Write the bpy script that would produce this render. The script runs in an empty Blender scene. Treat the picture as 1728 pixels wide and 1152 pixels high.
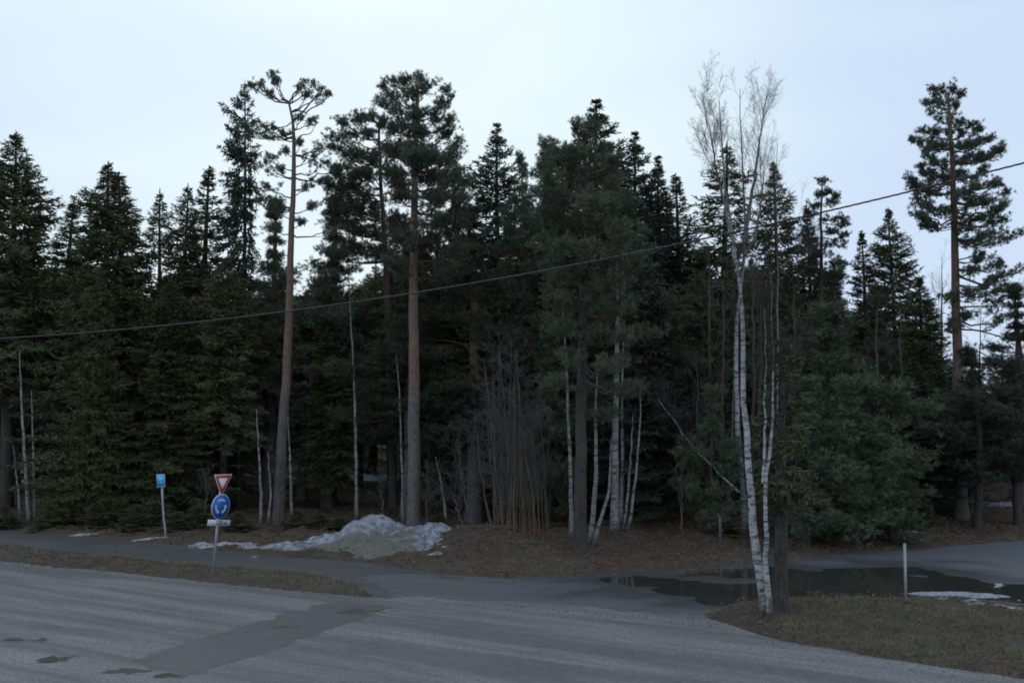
import bpy, math
import numpy as np
from mathutils import Vector

PI = math.pi
R = math.radians
sc = bpy.context.scene
COL = sc.collection

# ------------------------------------------------------------------ camera, world, sun, exposure
CAM_H = 4.5
FPX = 1660.0
PITCH = math.atan(102.0 / FPX)
cam = bpy.data.cameras.new("camera")
cam.lens = 36.0 * FPX / 1728.0
cam.sensor_width = 36.0
cam.clip_start = 0.1
cam.clip_end = 3000.0
camo = bpy.data.objects.new("camera", cam)
camo.location = (0, 0, CAM_H)
camo.rotation_euler = (PI / 2 + PITCH, 0, 0)
COL.objects.link(camo)
sc.camera = camo

SUN_EL, SUN_AZ = R(26), R(-10)          # veiled sun high behind the cloud, ahead of the viewer
world = bpy.data.worlds.new("World")
sc.world = world
world.use_nodes = True
wn, wl = world.node_tree.nodes, world.node_tree.links
wn.clear()
w_out = wn.new("ShaderNodeOutputWorld")
w_bg = wn.new("ShaderNodeBackground")
w_bg.inputs["Strength"].default_value = 0.1
sky = wn.new("ShaderNodeTexSky")
sky.sky_type = 'NISHITA'
sky.sun_disc = False
sky.sun_elevation = SUN_EL
sky.sun_rotation = SUN_AZ
tc = wn.new("ShaderNodeTexCoord")
mp = wn.new("ShaderNodeMapping")
mp.inputs["Scale"].default_value = (1.0, 1.0, 2.6)
mp.inputs["Location"].default_value = (0.35, 0.1, 0.55)
nz = wn.new("ShaderNodeTexNoise")
nz.inputs["Scale"].default_value = 1.7
nz.inputs["Detail"].default_value = 4.0
nz.inputs["Roughness"].default_value = 0.45
nz.inputs["Distortion"].default_value = 0.3
cr = wn.new("ShaderNodeValToRGB")
cr.color_ramp.elements[0].position = 0.38
cr.color_ramp.elements[0].color = (0.62, 0.76, 0.96, 1)
cr.color_ramp.elements[1].position = 0.72
cr.color_ramp.elements[1].color = (0.80, 0.95, 1.0, 1)
sc10 = wn.new("ShaderNodeVectorMath")
sc10.operation = 'SCALE'
sc10.inputs["Scale"].default_value = 10.0
mixw = wn.new("ShaderNodeMix")
mixw.data_type = 'RGBA'
mixw.inputs[0].default_value = 0.95
wl.new(tc.outputs["Generated"], mp.inputs["Vector"])
wl.new(mp.outputs["Vector"], nz.inputs["Vector"])
# the cloud is thinner and paler round the veiled sun
dotn = wn.new("ShaderNodeVectorMath"); dotn.operation = 'DOT_PRODUCT'
dotn.inputs[1].default_value = (math.sin(SUN_AZ) * math.cos(SUN_EL), math.cos(SUN_AZ) * math.cos(SUN_EL), math.sin(SUN_EL))
wl.new(tc.outputs["Generated"], dotn.inputs[0])
mrs = wn.new("ShaderNodeMapRange"); mrs.interpolation_type = 'SMOOTHSTEP'
mrs.inputs["From Min"].default_value = 0.80; mrs.inputs["From Max"].default_value = 1.0
mrs.inputs["To Min"].default_value = -0.04; mrs.inputs["To Max"].default_value = 0.16
wl.new(dotn.outputs["Value"], mrs.inputs["Value"])
adw = wn.new("ShaderNodeMath"); adw.operation = 'ADD'
wl.new(nz.outputs["Fac"], adw.inputs[0]); wl.new(mrs.outputs[0], adw.inputs[1])
wl.new(adw.outputs[0], cr.inputs["Fac"])
wl.new(cr.outputs["Color"], sc10.inputs[0])
wl.new(sky.outputs["Color"], mixw.inputs[6])
wl.new(sc10.outputs["Vector"], mixw.inputs[7])
wl.new(mixw.outputs[2], w_bg.inputs["Color"])
wl.new(w_bg.outputs[0], w_out.inputs["Surface"])

sun = bpy.data.lights.new("sun", 'SUN')
sun.energy = 0.35
sun.angle = R(35)
sun.color = (1.0, 0.97, 0.93)
suno = bpy.data.objects.new("sun", sun)
sd = Vector((math.sin(SUN_AZ) * math.cos(SUN_EL), math.cos(SUN_AZ) * math.cos(SUN_EL), math.sin(SUN_EL)))
suno.rotation_euler = (-sd).to_track_quat('-Z', 'Y').to_euler()
suno.location = (0, 0, 40)
COL.objects.link(suno)

sc.view_settings.view_transform = 'Standard'
sc.view_settings.look = 'None'
sc.view_settings.gamma = 1.0
sc.view_settings.exposure = 0.0
sc.view_settings.use_curve_mapping = False
sc.cycles.filter_width = 1.8      # the soft rendering of a small handheld camera

# ------------------------------------------------------------------ helpers
FV = np.array([0, math.cos(PITCH), math.sin(PITCH)])
UV = np.array([0, -math.sin(PITCH), math.cos(PITCH)])
RV = np.array([1.0, 0, 0])
CP = np.array([0, 0, CAM_H])


def ray(px, py):
    return FV + RV * (px - 864.0) / FPX + UV * (576.0 - py) / FPX


def at(px, py, Y):
    d = ray(px, py)
    return CP + d * (Y / d[1])


def gnd(px, py, z=0.0):
    d = ray(px, py)
    return CP + d * ((z - CAM_H) / d[2])


def gxy(px, py):
    p = gnd(px, py)
    return (p[0], p[1])


def pxm(Y):
    """pixels (of the 1728 wide picture) in one metre at distance Y"""
    return FPX / Y


_perm = np.random.RandomState(7).rand(256, 256)


def vnoise(x, y):
    xi = np.floor(x).astype(int); yi = np.floor(y).astype(int)
    xf = x - xi; yf = y - yi
    u = xf * xf * (3 - 2 * xf); v = yf * yf * (3 - 2 * yf)
    a = _perm[xi & 255, yi & 255]; b = _perm[(xi + 1) & 255, yi & 255]
    c = _perm[xi & 255, (yi + 1) & 255]; d = _perm[(xi + 1) & 255, (yi + 1) & 255]
    return (a * (1 - u) + b * u) * (1 - v) + (c * (1 - u) + d * u) * v


def fbm(x, y, s=1.0, o=4):
    r = 0; amp = 0.5; x = x * s + 13.7; y = y * s + 71.3
    for i in range(o):
        r = r + amp * (vnoise(x, y) - 0.5)
        x = x * 2.03 + 5.1; y = y * 2.03 + 9.2; amp *= 0.5
    return r * 2


def psd(X, Y, poly):
    """signed distance to a polygon, negative inside"""
    poly = np.asarray(poly, float)
    d = np.full(X.shape, 1e9)
    s = np.zeros(X.shape, bool)
    n = len(poly)
    for i in range(n):
        ax, ay = poly[i]; bx, by = poly[(i + 1) % n]
        ex, ey = bx - ax, by - ay
        wx, wy = X - ax, Y - ay
        t = np.clip((wx * ex + wy * ey) / (ex * ex + ey * ey + 1e-12), 0, 1)
        d = np.minimum(d, (wx - ex * t) ** 2 + (wy - ey * t) ** 2)
        c = ((ay > Y) != (by > Y)) & (X < (bx - ax) * (Y - ay) / ((by - ay) if by != ay else 1e-9) + ax)
        s ^= c
    d = np.sqrt(d)
    return np.where(s, -d, d)


def smooth(a, b, x):
    t = np.clip((x - a) / (b - a), 0, 1)
    return t * t * (3 - 2 * t)


class MB:
    """collects triangles and quads as arrays and links them as one mesh object"""

    def __init__(self):
        self.v = []; self.f = []; self.n = 0

    def add(self, V, F):
        V = np.asarray(V, float).reshape(-1, 3)
        F = np.asarray(F, int)
        self.v.append(V); self.f.append(F + self.n); self.n += len(V)
        return self

    def mesh(self, name, mat, smooth_shade=False):
        V = np.concatenate(self.v)
        me = bpy.data.meshes.new(name)
        me.vertices.add(len(V))
        me.vertices.foreach_set("co", V.ravel())
        li = np.concatenate([f.ravel() for f in self.f])
        lt = np.concatenate([np.full(len(f), f.shape[1]) for f in self.f])
        ls = np.concatenate([[0], np.cumsum(lt)[:-1]])
        me.loops.add(len(li))
        me.loops.foreach_set("vertex_index", li.astype(np.int32))
        me.polygons.add(len(lt))
        me.polygons.foreach_set("loop_start", ls.astype(np.int32))
        me.polygons.foreach_set("loop_total", lt.astype(np.int32))
        if smooth_shade:
            me.polygons.foreach_set("use_smooth", np.ones(len(lt), bool))
        me.update(calc_edges=True)
        me.materials.append(mat)
        return me

    def build(self, name, mat, parent=None, smooth_shade=False):
        return link(name, self.mesh(name, mat, smooth_shade), parent)


def link(name, me, parent=None):
    o = bpy.data.objects.new(name, me)
    COL.objects.link(o)
    if parent is not None:
        o.parent = parent
    return o


def tag(o, label=None, cat=None, group=None, kind=None):
    if label: o["label"] = label
    if cat: o["category"] = cat
    if group: o["group"] = group
    if kind: o["kind"] = kind
    return o


def empty(name, loc=(0, 0, 0), rz=0.0, label=None, cat=None, group=None):
    o = bpy.data.objects.new(name, None)
    o.empty_display_size = 0.3
    o.location = loc
    o.rotation_euler = (0, 0, rz)
    COL.objects.link(o)
    return tag(o, label, cat, group)


def copy_tree(o, parent=None):
    c = o.copy()
    COL.objects.link(c)
    if parent is not None:
        c.parent = parent
    for ch in list(o.children):
        copy_tree(ch, c)
    return c


def norm(a):
    return a / (np.linalg.norm(a, axis=-1, keepdims=True) + 1e-9)


def tubes(mb, P, Rr, k=4, cap=False):
    """P [N,m,3] paths, Rr [N,m] radii"""
    P = np.asarray(P, float); Rr = np.asarray(Rr, float)
    if P.ndim == 2:
        P = P[None]; Rr = Rr[None]
    N, m, _ = P.shape
    T = np.empty_like(P)
    T[:, 1:-1] = P[:, 2:] - P[:, :-2]
    T[:, 0] = P[:, 1] - P[:, 0]
    T[:, -1] = P[:, -1] - P[:, -2]
    T = norm(T)
    m0 = norm(P[:, -1] - P[:, 0])
    ref = np.where(np.abs(m0[:, 2:3]) > 0.8, np.array([[1.0, 0.13, 0]]), np.array([[0, 0.05, 1.0]]))
    A = norm(np.cross(T, ref[:, None, :]))
    B = np.cross(T, A)
    ang = np.arange(k) * 2 * PI / k
    V = P[:, :, None, :] + Rr[:, :, None, None] * (A[:, :, None, :] * np.cos(ang)[None, None, :, None] + B[:, :, None, :] * np.sin(ang)[None, None, :, None])
    idx = np.arange(N * m * k).reshape(N, m, k)
    a = idx[:, :-1]; b = np.roll(idx, -1, axis=2)[:, :-1]
    c = np.roll(idx, -1, axis=2)[:, 1:]; d = idx[:, 1:]
    F = np.stack([a, b, c, d], -1).reshape(-1, 4)
    mb.add(V.reshape(-1, 3), F)
    if cap:
        base = mb.n - N * m * k
        for i in range(N):
            mb.f.append((base + idx[i, -1][None, :]))
            mb.f.append((base + idx[i, 0][::-1][None, :]))
    return V


def kites(mb, P, D, L, W, rng, k=0.45):
    """needle sprays: flat kites from P along D"""
    D = norm(D)
    S = norm(np.cross(D, rng.normal(size=D.shape)))
    L = np.broadcast_to(L, (len(P),))[:, None]; W = np.broadcast_to(W, (len(P),))[:, None]
    V = np.stack([P, P + D * L * k + S * W / 2, P + D * L, P + D * L * k - S * W / 2], 1)
    mb.add(V.reshape(-1, 3), np.arange(len(P) * 4).reshape(-1, 4))


def spikes(mb, P, D, L, W, rng):
    D = norm(D)
    S = norm(np.cross(D, rng.normal(size=D.shape)))
    L = np.broadcast_to(L, (len(P),))[:, None]; W = np.broadcast_to(W, (len(P),))[:, None]
    V = np.stack([P - S * W / 2, P + S * W / 2, P + D * L], 1)
    mb.add(V.reshape(-1, 3), np.arange(len(P) * 3).reshape(-1, 3))


def box(mb, c, s):
    x, y, z = s[0] / 2, s[1] / 2, s[2] / 2
    V = np.array([[-x, -y, -z], [x, -y, -z], [x, y, -z], [-x, y, -z], [-x, -y, z], [x, -y, z], [x, y, z], [-x, y, z]]) + np.array(c)
    mb.add(V, [[0, 3, 2, 1], [4, 5, 6, 7], [0, 1, 5, 4], [1, 2, 6, 5], [2, 3, 7, 6], [3, 0, 4, 7]])


def prism(mb, pts, y0, y1):
    """outline in x,z extruded from y0 (front, towards -y) to y1"""
    pts = np.asarray(pts, float); n = len(pts)
    V = np.concatenate([np.stack([pts[:, 0], np.full(n, y0), pts[:, 1]], 1), np.stack([pts[:, 0], np.full(n, y1), pts[:, 1]], 1)])
    base = mb.n
    q = [[i, i + n, (i + 1) % n + n, (i + 1) % n] for i in range(n)]
    mb.add(V, q)
    mb.f.append(np.arange(n)[None, :] + base)
    mb.f.append(np.arange(n)[::-1][None, :] + base + n)


# ------------------------------------------------------------------ materials
def mat(name, build):
    m = bpy.data.materials.new(name)
    m.use_nodes = True
    nt = m.node_tree
    b = nt.nodes["Principled BSDF"]
    build(nt, b)
    return m


def nnode(nt, typ, **kw):
    n = nt.nodes.new(typ)
    for k, v in kw.items():
        n.inputs[k].default_value = v
    return n


def coords(nt, scale=(1, 1, 1), rot=(0, 0, 0)):
    t = nt.nodes.new("ShaderNodeTexCoord")
    m = nt.nodes.new("ShaderNodeMapping")
    m.inputs["Scale"].default_value = scale
    r = nt.nodes.new("ShaderNodeMapping")
    r.inputs["Rotation"].default_value = rot
    nt.links.new(t.outputs["Object"], r.inputs["Vector"])
    nt.links.new(r.outputs["Vector"], m.inputs["Vector"])
    return m.outputs["Vector"]


def noise(nt, vec, scale, detail=4, rough=0.55, dist=0.0):
    n = nnode(nt, "ShaderNodeTexNoise", Scale=scale, Detail=detail, Roughness=rough, Distortion=dist)
    nt.links.new(vec, n.inputs["Vector"])
    return n.outputs["Fac"]


def ramp(nt, fac, stops):
    r = nt.nodes.new("ShaderNodeValToRGB")
    el = r.color_ramp.elements
    while len(el) < len(stops):
        el.new(0.5)
    for e, (p, c) in zip(el, stops):
        e.position = p
        e.color = (c, c, c, 1) if isinstance(c, (int, float)) else (*c, 1)
    nt.links.new(fac, r.inputs["Fac"])
    return r.outputs["Color"]


def mix(nt, fac, a, b, mode='MIX'):
    m = nt.nodes.new("ShaderNodeMix")
    m.data_type = 'RGBA'
    m.blend_type = mode
    for s, v in ((0, fac), (6, a), (7, b)):
        if isinstance(v, (int, float)):
            m.inputs[s].default_value = v
        elif isinstance(v, tuple):
            m.inputs[s].default_value = (*v, 1)
        else:
            nt.links.new(v, m.inputs[s])
    return m.outputs[2]


def bump(nt, b, h, strength=0.5, dist=0.02):
    n = nnode(nt, "ShaderNodeBump", Strength=strength, Distance=dist)
    nt.links.new(h, n.inputs["Height"])
    nt.links.new(n.outputs["Normal"], b.inputs["Normal"])


def plain(name, col, rough=0.6, metal=0.0):
    def f(nt, b):
        v = coords(nt)
        n = noise(nt, v, 9, 5)
        c = mix(nt, ramp(nt, n, [(0.35, 0.0), (0.75, 0.5)]), col, tuple(x * 0.72 for x in col))
        nt.links.new(c, b.inputs["Base Color"])
        b.inputs["Roughness"].default_value = rough
        b.inputs["Metallic"].default_value = metal
    return mat(name, f)


def foliage(name, c1, c2, scale=1.3):
    def f(nt, b):
        v = coords(nt)
        n = noise(nt, v, scale, 3)
        n2 = noise(nt, v, 14, 2)
        oi = nt.nodes.new("ShaderNodeObjectInfo")
        c = mix(nt, ramp(nt, n, [(0.35, 0.0), (0.65, 1.0)]), c1, c2)
        c = mix(nt, ramp(nt, n2, [(0.4, 0.0), (0.8, 0.55)]), c, tuple(x * 1.6 for x in c2))
        hs = nt.nodes.new("ShaderNodeHueSaturation")
        mr = nnode(nt, "ShaderNodeMapRange")
        mr.inputs["To Min"].default_value = 0.75; mr.inputs["To Max"].default_value = 1.3
        nt.links.new(oi.outputs["Random"], mr.inputs["Value"])
        nt.links.new(mr.outputs[0], hs.inputs["Value"])
        nt.links.new(c, hs.inputs["Color"])
        nt.links.new(hs.outputs["Color"], b.inputs["Base Color"])
        b.inputs["Roughness"].default_value = 0.75
        b.inputs["Specular IOR Level"].default_value = 0.25
    return mat(name, f)


M = {}
M["spruce"] = foliage("spruce_needles", (0.066, 0.074, 0.036), (0.088, 0.096, 0.044))
M["spruce_blue"] = foliage("cool_spruce_needles", (0.053, 0.068, 0.048), (0.068, 0.085, 0.058))
M["pine"] = foliage("pine_needles", (0.058, 0.070, 0.048), (0.078, 0.092, 0.060))
M["pine_olive"] = foliage("olive_pine_needles", (0.072, 0.090, 0.058), (0.10, 0.118, 0.078))
M["brown_twig"] = foliage("dry_cone_brown", (0.10, 0.065, 0.03), (0.13, 0.09, 0.04))


def _bark(name, c1, c2, scale=(9, 9, 2.2), s=3.0, b_strength=0.8):
    def f(nt, b):
        v = coords(nt, scale)
        n = noise(nt, v, s, 5, 0.65)
        n2 = noise(nt, coords(nt), 1.2, 3)
        c = mix(nt, ramp(nt, n, [(0.38, 0.0), (0.62, 1.0)]), c1, c2)
        c = mix(nt, ramp(nt, n2, [(0.45, 0.0), (0.7, 0.35)]), c, (0.10, 0.12, 0.09))
        nt.links.new(c, b.inputs["Base Color"])
        b.inputs["Roughness"].default_value = 0.9
        bump(nt, b, n, b_strength, 0.03)
    return mat(name, f)


M["grey_bark"] = _bark("grey_bark", (0.055, 0.045, 0.040), (0.145, 0.125, 0.115))
M["dark_bark"] = _bark("dark_bark", (0.028, 0.025, 0.022), (0.075, 0.065, 0.058))


def pine_bark(name, zc, dark=1.0):
    def f(nt, b):
        v = coords(nt, (9, 9, 2.0))
        n = noise(nt, v, 3.0, 5, 0.65)
        g = mix(nt, ramp(nt, n, [(0.38, 0.0), (0.62, 1.0)]), tuple(x * dark for x in (0.075, 0.065, 0.062)), tuple(x * dark for x in (0.18, 0.165, 0.16)))
        o = mix(nt, ramp(nt, n, [(0.36, 0.0), (0.6, 1.0)]), tuple(x * dark for x in (0.10, 0.060, 0.048)), tuple(x * dark for x in (0.22, 0.138, 0.108)))
        t = nt.nodes.new("ShaderNodeTexCoord")
        s = nt.nodes.new("ShaderNodeSeparateXYZ")
        nt.links.new(t.outputs["Object"], s.inputs[0])
        n3 = noise(nt, coords(nt), 1.6, 3)
        ad = nt.nodes.new("ShaderNodeMath"); ad.operation = 'MULTIPLY_ADD'
        ad.inputs[1].default_value = 2.2
        nt.links.new(n3, ad.inputs[0]); nt.links.new(s.outputs["Z"], ad.inputs[2])
        mr = nnode(nt, "ShaderNodeMapRange")
        mr.inputs["From Min"].default_value = zc + 0.6; mr.inputs["From Max"].default_value = zc + 1.7
        nt.links.new(ad.outputs[0], mr.inputs["Value"])
        c = mix(nt, mr.outputs[0], g, o)
        nt.links.new(c, b.inputs["Base Color"])
        b.inputs["Roughness"].default_value = 0.88
        bump(nt, b, n, 0.9, 0.04)
    return mat(name, f)


def birch_bark(name="birch_bark", kd=1.0):
    def f(nt, b):
        v = coords(nt, (2.6, 2.6, 9.0))
        n = noise(nt, v, 1.5, 6, 0.7, 0.8)
        n2 = noise(nt, coords(nt, (2, 2, 1.2)), 1.6, 4)
        w = mix(nt, n2, tuple(kd * x for x in (0.23, 0.23, 0.225)), tuple(kd * x for x in (0.54, 0.54, 0.545)))
        c = mix(nt, ramp(nt, n, [(0.47, 0.0), (0.60, 1.0)]), w, (0.045, 0.04, 0.038))
        t = nt.nodes.new("ShaderNodeTexCoord")
        s = nt.nodes.new("ShaderNodeSeparateXYZ")
        nt.links.new(t.outputs["Object"], s.inputs[0])
        ad = nt.nodes.new("ShaderNodeMath"); ad.operation = 'MULTIPLY_ADD'
        ad.inputs[1].default_value = -1.8
        nt.links.new(n2, ad.inputs[0]); nt.links.new(s.outputs["Z"], ad.inputs[2])
        mr = nnode(nt, "ShaderNodeMapRange")
        mr.inputs["From Min"].default_value = -0.75; mr.inputs["From Max"].default_value = -0.35
        nt.links.new(ad.outputs[0], mr.inputs["Value"])
        c = mix(nt, mr.outputs[0], (0.05, 0.045, 0.04), c)
        mu = nnode(nt, "ShaderNodeMapRange")      # young bark high in the crown is brown, not white
        mu.inputs["From Min"].default_value = 6.0; mu.inputs["From Max"].default_value = 9.0
        mu.inputs["To Max"].default_value = 0.8
        nt.links.new(s.outputs["Z"], mu.inputs["Value"])
        c = mix(nt, mu.outputs[0], c, (0.085, 0.062, 0.060))
        nt.links.new(c, b.inputs["Base Color"])
        b.inputs["Roughness"].default_value = 0.7
        bump(nt, b, n, 0.4, 0.01)
    return mat(name, f)


M["birch"] = birch_bark()
M["birch_dim"] = birch_bark("darker_birch_bark", 0.72)  # same birch bark with its pale tones scaled darker
M["birch_twig"] = plain("birch_twig_bark", (0.050, 0.034, 0.034), 0.8)
M["pale_stem"] = _bark("pale_stem_bark", (0.070, 0.058, 0.050), (0.19, 0.165, 0.145), (6, 6, 6))
M["thicket_stem"] = _bark("thicket_stem_bark", (0.075, 0.050, 0.038), (0.19, 0.135, 0.105), (6, 6, 6))  # brown bark, with the reddish window reflection painted into its colour
M["brown_stem"] = _bark("brown_stem_bark", (0.07, 0.055, 0.045), (0.16, 0.125, 0.10), (6, 6, 6))
M["pine_bark"] = pine_bark("pine_bark_two_tone", 5.0)
M["pine_bark_dark"] = pine_bark("pine_bark_dim", 6.0, 0.55)
M["branch"] = plain("branch_bark", (0.11, 0.075, 0.06), 0.85)
M["dead_branch"] = plain("dead_branch_bark", (0.10, 0.09, 0.08), 0.9)


def ground_mat():
    def f(nt, b):
        v = coords(nt)
        n = noise(nt, v, 0.35, 4)
        n2 = noise(nt, v, 3.2, 5, 0.65)
        n3 = noise(nt, v, 30, 4, 0.7)
        litter = mix(nt, ramp(nt, n2, [(0.35, 0.0), (0.65, 1.0)]), (0.055, 0.036, 0.026), (0.135, 0.080, 0.056))
        grass = mix(nt, ramp(nt, n2, [(0.3, 0.0), (0.7, 1.0)]), (0.075, 0.063, 0.040), (0.150, 0.125, 0.080))
        c = mix(nt, ramp(nt, n, [(0.4, 0.0), (0.6, 1.0)]), litter, grass)
        c = mix(nt, ramp(nt, n3, [(0.35, 0.55), (0.7, 0.0)]), c, (0.03, 0.024, 0.016))
        nt.links.new(c, b.inputs["Base Color"])
        b.inputs["Roughness"].default_value = 0.95
        bump(nt, b, n3, 1.0, 0.05)
    return mat("dead_grass_and_litter", f)


ROADA = math.atan2(15.8 - 27.7, 8.3 + 14.4)


def asphalt(name, dark, light, frost, frost_amt, rough=0.75, brown=0.3, wet=False):
    def f(nt, b):
        vs = coords(nt, (0.07, 1.0, 1.0), (0, 0, -ROADA))
        s1 = noise(nt, vs, 1.15, 5, 0.6, 0.6)
        vs2 = coords(nt, (0.10, 1.0, 1.0), (0, 0, -ROADA + 0.03))
        s2 = noise(nt, vs2, 3.2, 5, 0.7, 0.4)
        v = coords(nt)
        big = noise(nt, v, 0.28, 4, 0.6)
        fine = noise(nt, v, 15, 6, 0.9)
        mid = noise(nt, v, 5.0, 5, 0.7)
        c = mix(nt, ramp(nt, mid, [(0.3, 0.0), (0.7, 1.0)]), dark, light)
        c = mix(nt, ramp(nt, big, [(0.48, 0.0), (0.66, brown)]), c, (0.105, 0.094, 0.078))
        st = mix(nt, 0.42, s1, s2)
        fr = ramp(nt, st, [(0.44, 0.0), (0.60, frost_amt)])
        frm = mix(nt, ramp(nt, fine, [(0.40, 0.0), (0.60, 1.0)]), (0, 0, 0), fr)
        c = mix(nt, frm, c, frost)
        sp = ramp(nt, fine, [(0.34, 0.75), (0.50, 0.0)])
        c = mix(nt, sp, c, tuple(x * 0.4 for x in dark))
        r = ramp(nt, big, [(0.35, rough - 0.12), (0.7, rough + 0.15)])
        if wet:   # soaked surface round the puddles
            wa = nt.nodes.new("ShaderNodeAttribute"); wa.attribute_name = "wet"
            c = mix(nt, wa.outputs["Fac"], c, mix(nt, 0.55, c, (0.030, 0.026, 0.020)))
            r = mix(nt, wa.outputs["Fac"], r, (0.36, 0.36, 0.36))
        nt.links.new(c, b.inputs["Base Color"])
        nt.links.new(r, b.inputs["Roughness"])
        bump(nt, b, fine, 0.7, 0.012)
    return mat(name, f)


M["ground"] = ground_mat()
M["road"] = asphalt("main_road_asphalt", (0.092, 0.089, 0.090), (0.145, 0.140, 0.141), (0.31, 0.30, 0.305), 0.85)
M["side"] = asphalt("side_road_asphalt", (0.080, 0.084, 0.100), (0.125, 0.130, 0.148), (0.19, 0.19, 0.21), 0.3, 0.62, 0.6, True)
M["path"] = asphalt("bike_path_asphalt", (0.058, 0.060, 0.058), (0.095, 0.097, 0.092), (0.16, 0.16, 0.15), 0.3, 0.62, 0.35)
M["patch"] = asphalt("smooth_patch_asphalt", (0.066, 0.067, 0.069), (0.110, 0.110, 0.110), (0.12, 0.12, 0.12), 0.25, 0.6, 0.4)
M["mud"] = plain("wet_mud", (0.065, 0.058, 0.046), 0.8)


def water_mat():
    def f(nt, b):
        b.inputs["Base Color"].default_value = (0.042, 0.039, 0.033, 1)
        b.inputs["Roughness"].default_value = 0.015
        b.inputs["IOR"].default_value = 1.33
        n = noise(nt, coords(nt), 2.5, 2)
        bump(nt, b, n, 0.03, 0.01)
    return mat("puddle_water", f)


def snow_mat():
    def f(nt, b):
        v = coords(nt)
        n = noise(nt, v, 1.5, 5, 0.65, 0.6)
        n2 = noise(nt, v, 13, 4, 0.7)
        c = mix(nt, ramp(nt, n2, [(0.32, 0.0), (0.6, 1.0)]), (0.16, 0.17, 0.19), (0.40, 0.425, 0.48))
        c = mix(nt, ramp(nt, n, [(0.54, 0.0), (0.62, 0.85)]), c, (0.16, 0.15, 0.13))
        nt.links.new(c, b.inputs["Base Color"])
        b.inputs["Roughness"].default_value = 0.8
        bump(nt, b, n2, 1.0, 0.06)
    return mat("old_snow", f)


def heap_mat(c0):
    """old ploughed snow; grit has run down over its roadside foot"""
    def f(nt, b):
        v = coords(nt)
        n = noise(nt, v, 1.8, 6, 0.7, 0.5)
        n2 = noise(nt, v, 5, 6, 0.65)
        w = mix(nt, ramp(nt, n2, [(0.34, 0.0), (0.58, 1.0)]), (0.09, 0.09, 0.095), (0.32, 0.34, 0.385))
        grit = mix(nt, ramp(nt, n2, [(0.3, 0.0), (0.7, 1.0)]), (0.10, 0.094, 0.08), (0.18, 0.17, 0.15))
        t = nt.nodes.new("ShaderNodeTexCoord")
        s = nt.nodes.new("ShaderNodeSeparateXYZ")
        nt.links.new(t.outputs["Object"], s.inputs[0])
        ad = nt.nodes.new("ShaderNodeMath"); ad.operation = 'MULTIPLY_ADD'
        ad.inputs[1].default_value = -1.7
        nt.links.new(n, ad.inputs[0]); nt.links.new(s.outputs["Z"], ad.inputs[2])
        at_ = nt.nodes.new("ShaderNodeAttribute"); at_.attribute_name = "grit"
        ad2 = nt.nodes.new("ShaderNodeMath"); ad2.operation = 'MULTIPLY_ADD'
        ad2.inputs[1].default_value = -1.0
        nt.links.new(at_.outputs["Fac"], ad2.inputs[0]); nt.links.new(ad.outputs[0], ad2.inputs[2])
        mr = nnode(nt, "ShaderNodeMapRange")
        mr.inputs["From Min"].default_value = -0.95; mr.inputs["From Max"].default_value = -0.72
        nt.links.new(ad2.outputs[0], mr.inputs["Value"])
        c = mix(nt, mr.outputs[0], grit, w)
        nt.links.new(c, b.inputs["Base Color"])
        b.inputs["Roughness"].default_value = 0.8
        bump(nt, b, n2, 1.0, 0.08)
    return mat("ploughed_snow", f)


M["water"] = water_mat()
M["snow"] = snow_mat()
M["heap"] = heap_mat(0)
M["grass"] = foliage("dead_grass_blades", (0.115, 0.096, 0.060), (0.170, 0.142, 0.090), 0.8)
M["litter"] = foliage("fallen_leaves", (0.12, 0.060, 0.040), (0.19, 0.098, 0.062), 0.8)
M["galv"] = plain("galvanised_steel", (0.34, 0.36, 0.37), 0.5, 0.3)
M["white"] = plain("sign_white", (0.62, 0.65, 0.72), 0.45)
M["red"] = plain("sign_red", (0.42, 0.02, 0.03), 0.45)
M["blue"] = plain("sign_blue", (0.012, 0.13, 0.52), 0.45)
M["cyan"] = plain("sign_light_blue", (0.05, 0.46, 0.88), 0.45)
M["black"] = plain("sign_black", (0.03, 0.03, 0.035), 0.5)
M["cable"] = plain("black_cable", (0.035, 0.033, 0.036), 0.5)
M["wood"] = plain("weathered_wood", (0.11, 0.10, 0.09), 0.85)

# ------------------------------------------------------------------ terrain regions
MAIN = [(-62, 52.6), gxy(0, 948), gxy(350, 982), gxy(560, 1003), gxy(660, 1010), gxy(900, 1018), gxy(1180, 1042), gxy(1330, 1085), gxy(1500, 1113), gxy(1728, 1148), (45, -6), (45, -30), (-80, -30)]
PATH = [(-62, 60.0), gxy(0, 893), gxy(200, 910), gxy(330, 925), gxy(470, 940), gxy(600, 948), gxy(720, 966), gxy(720, 1000), gxy(620, 985), gxy(540, 968), gxy(400, 958), gxy(250, 944), gxy(0, 919), (-62, 56.2)]
SIDE = [gxy(540, 968), gxy(600, 948), gxy(700, 966), gxy(860, 977), gxy(960, 972), gxy(1060, 964), gxy(1180, 960), gxy(1300, 944), gxy(1500, 930), gxy(1728, 912), (60, 40), (60, 25), gxy(1728, 1022), gxy(1600, 1010), gxy(1450, 1009), gxy(1330, 1011), gxy(1240, 1018), gxy(1185, 1034), gxy(1190, 1046), gxy(900, 1030), gxy(640, 1012), gxy(610, 985)]
PUD = [
    [gxy(1130, 975), gxy(1180, 963), gxy(1300, 958), gxy(1380, 963), gxy(1480, 956), gxy(1550, 957), gxy(1590, 968), gxy(1680, 985), gxy(1760, 985), gxy(1760, 1016), gxy(1600, 1003), gxy(1450, 1005), gxy(1350, 1008), gxy(1250, 1010), gxy(1165, 1002), gxy(1125, 992)],
    [gxy(1022, 976), gxy(1070, 969), gxy(1118, 974), gxy(1128, 986), gxy(1065, 985)],
    [gxy(1185, 1010), gxy(1215, 1006), gxy(1235, 1012), gxy(1210, 1016)],
]
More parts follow.
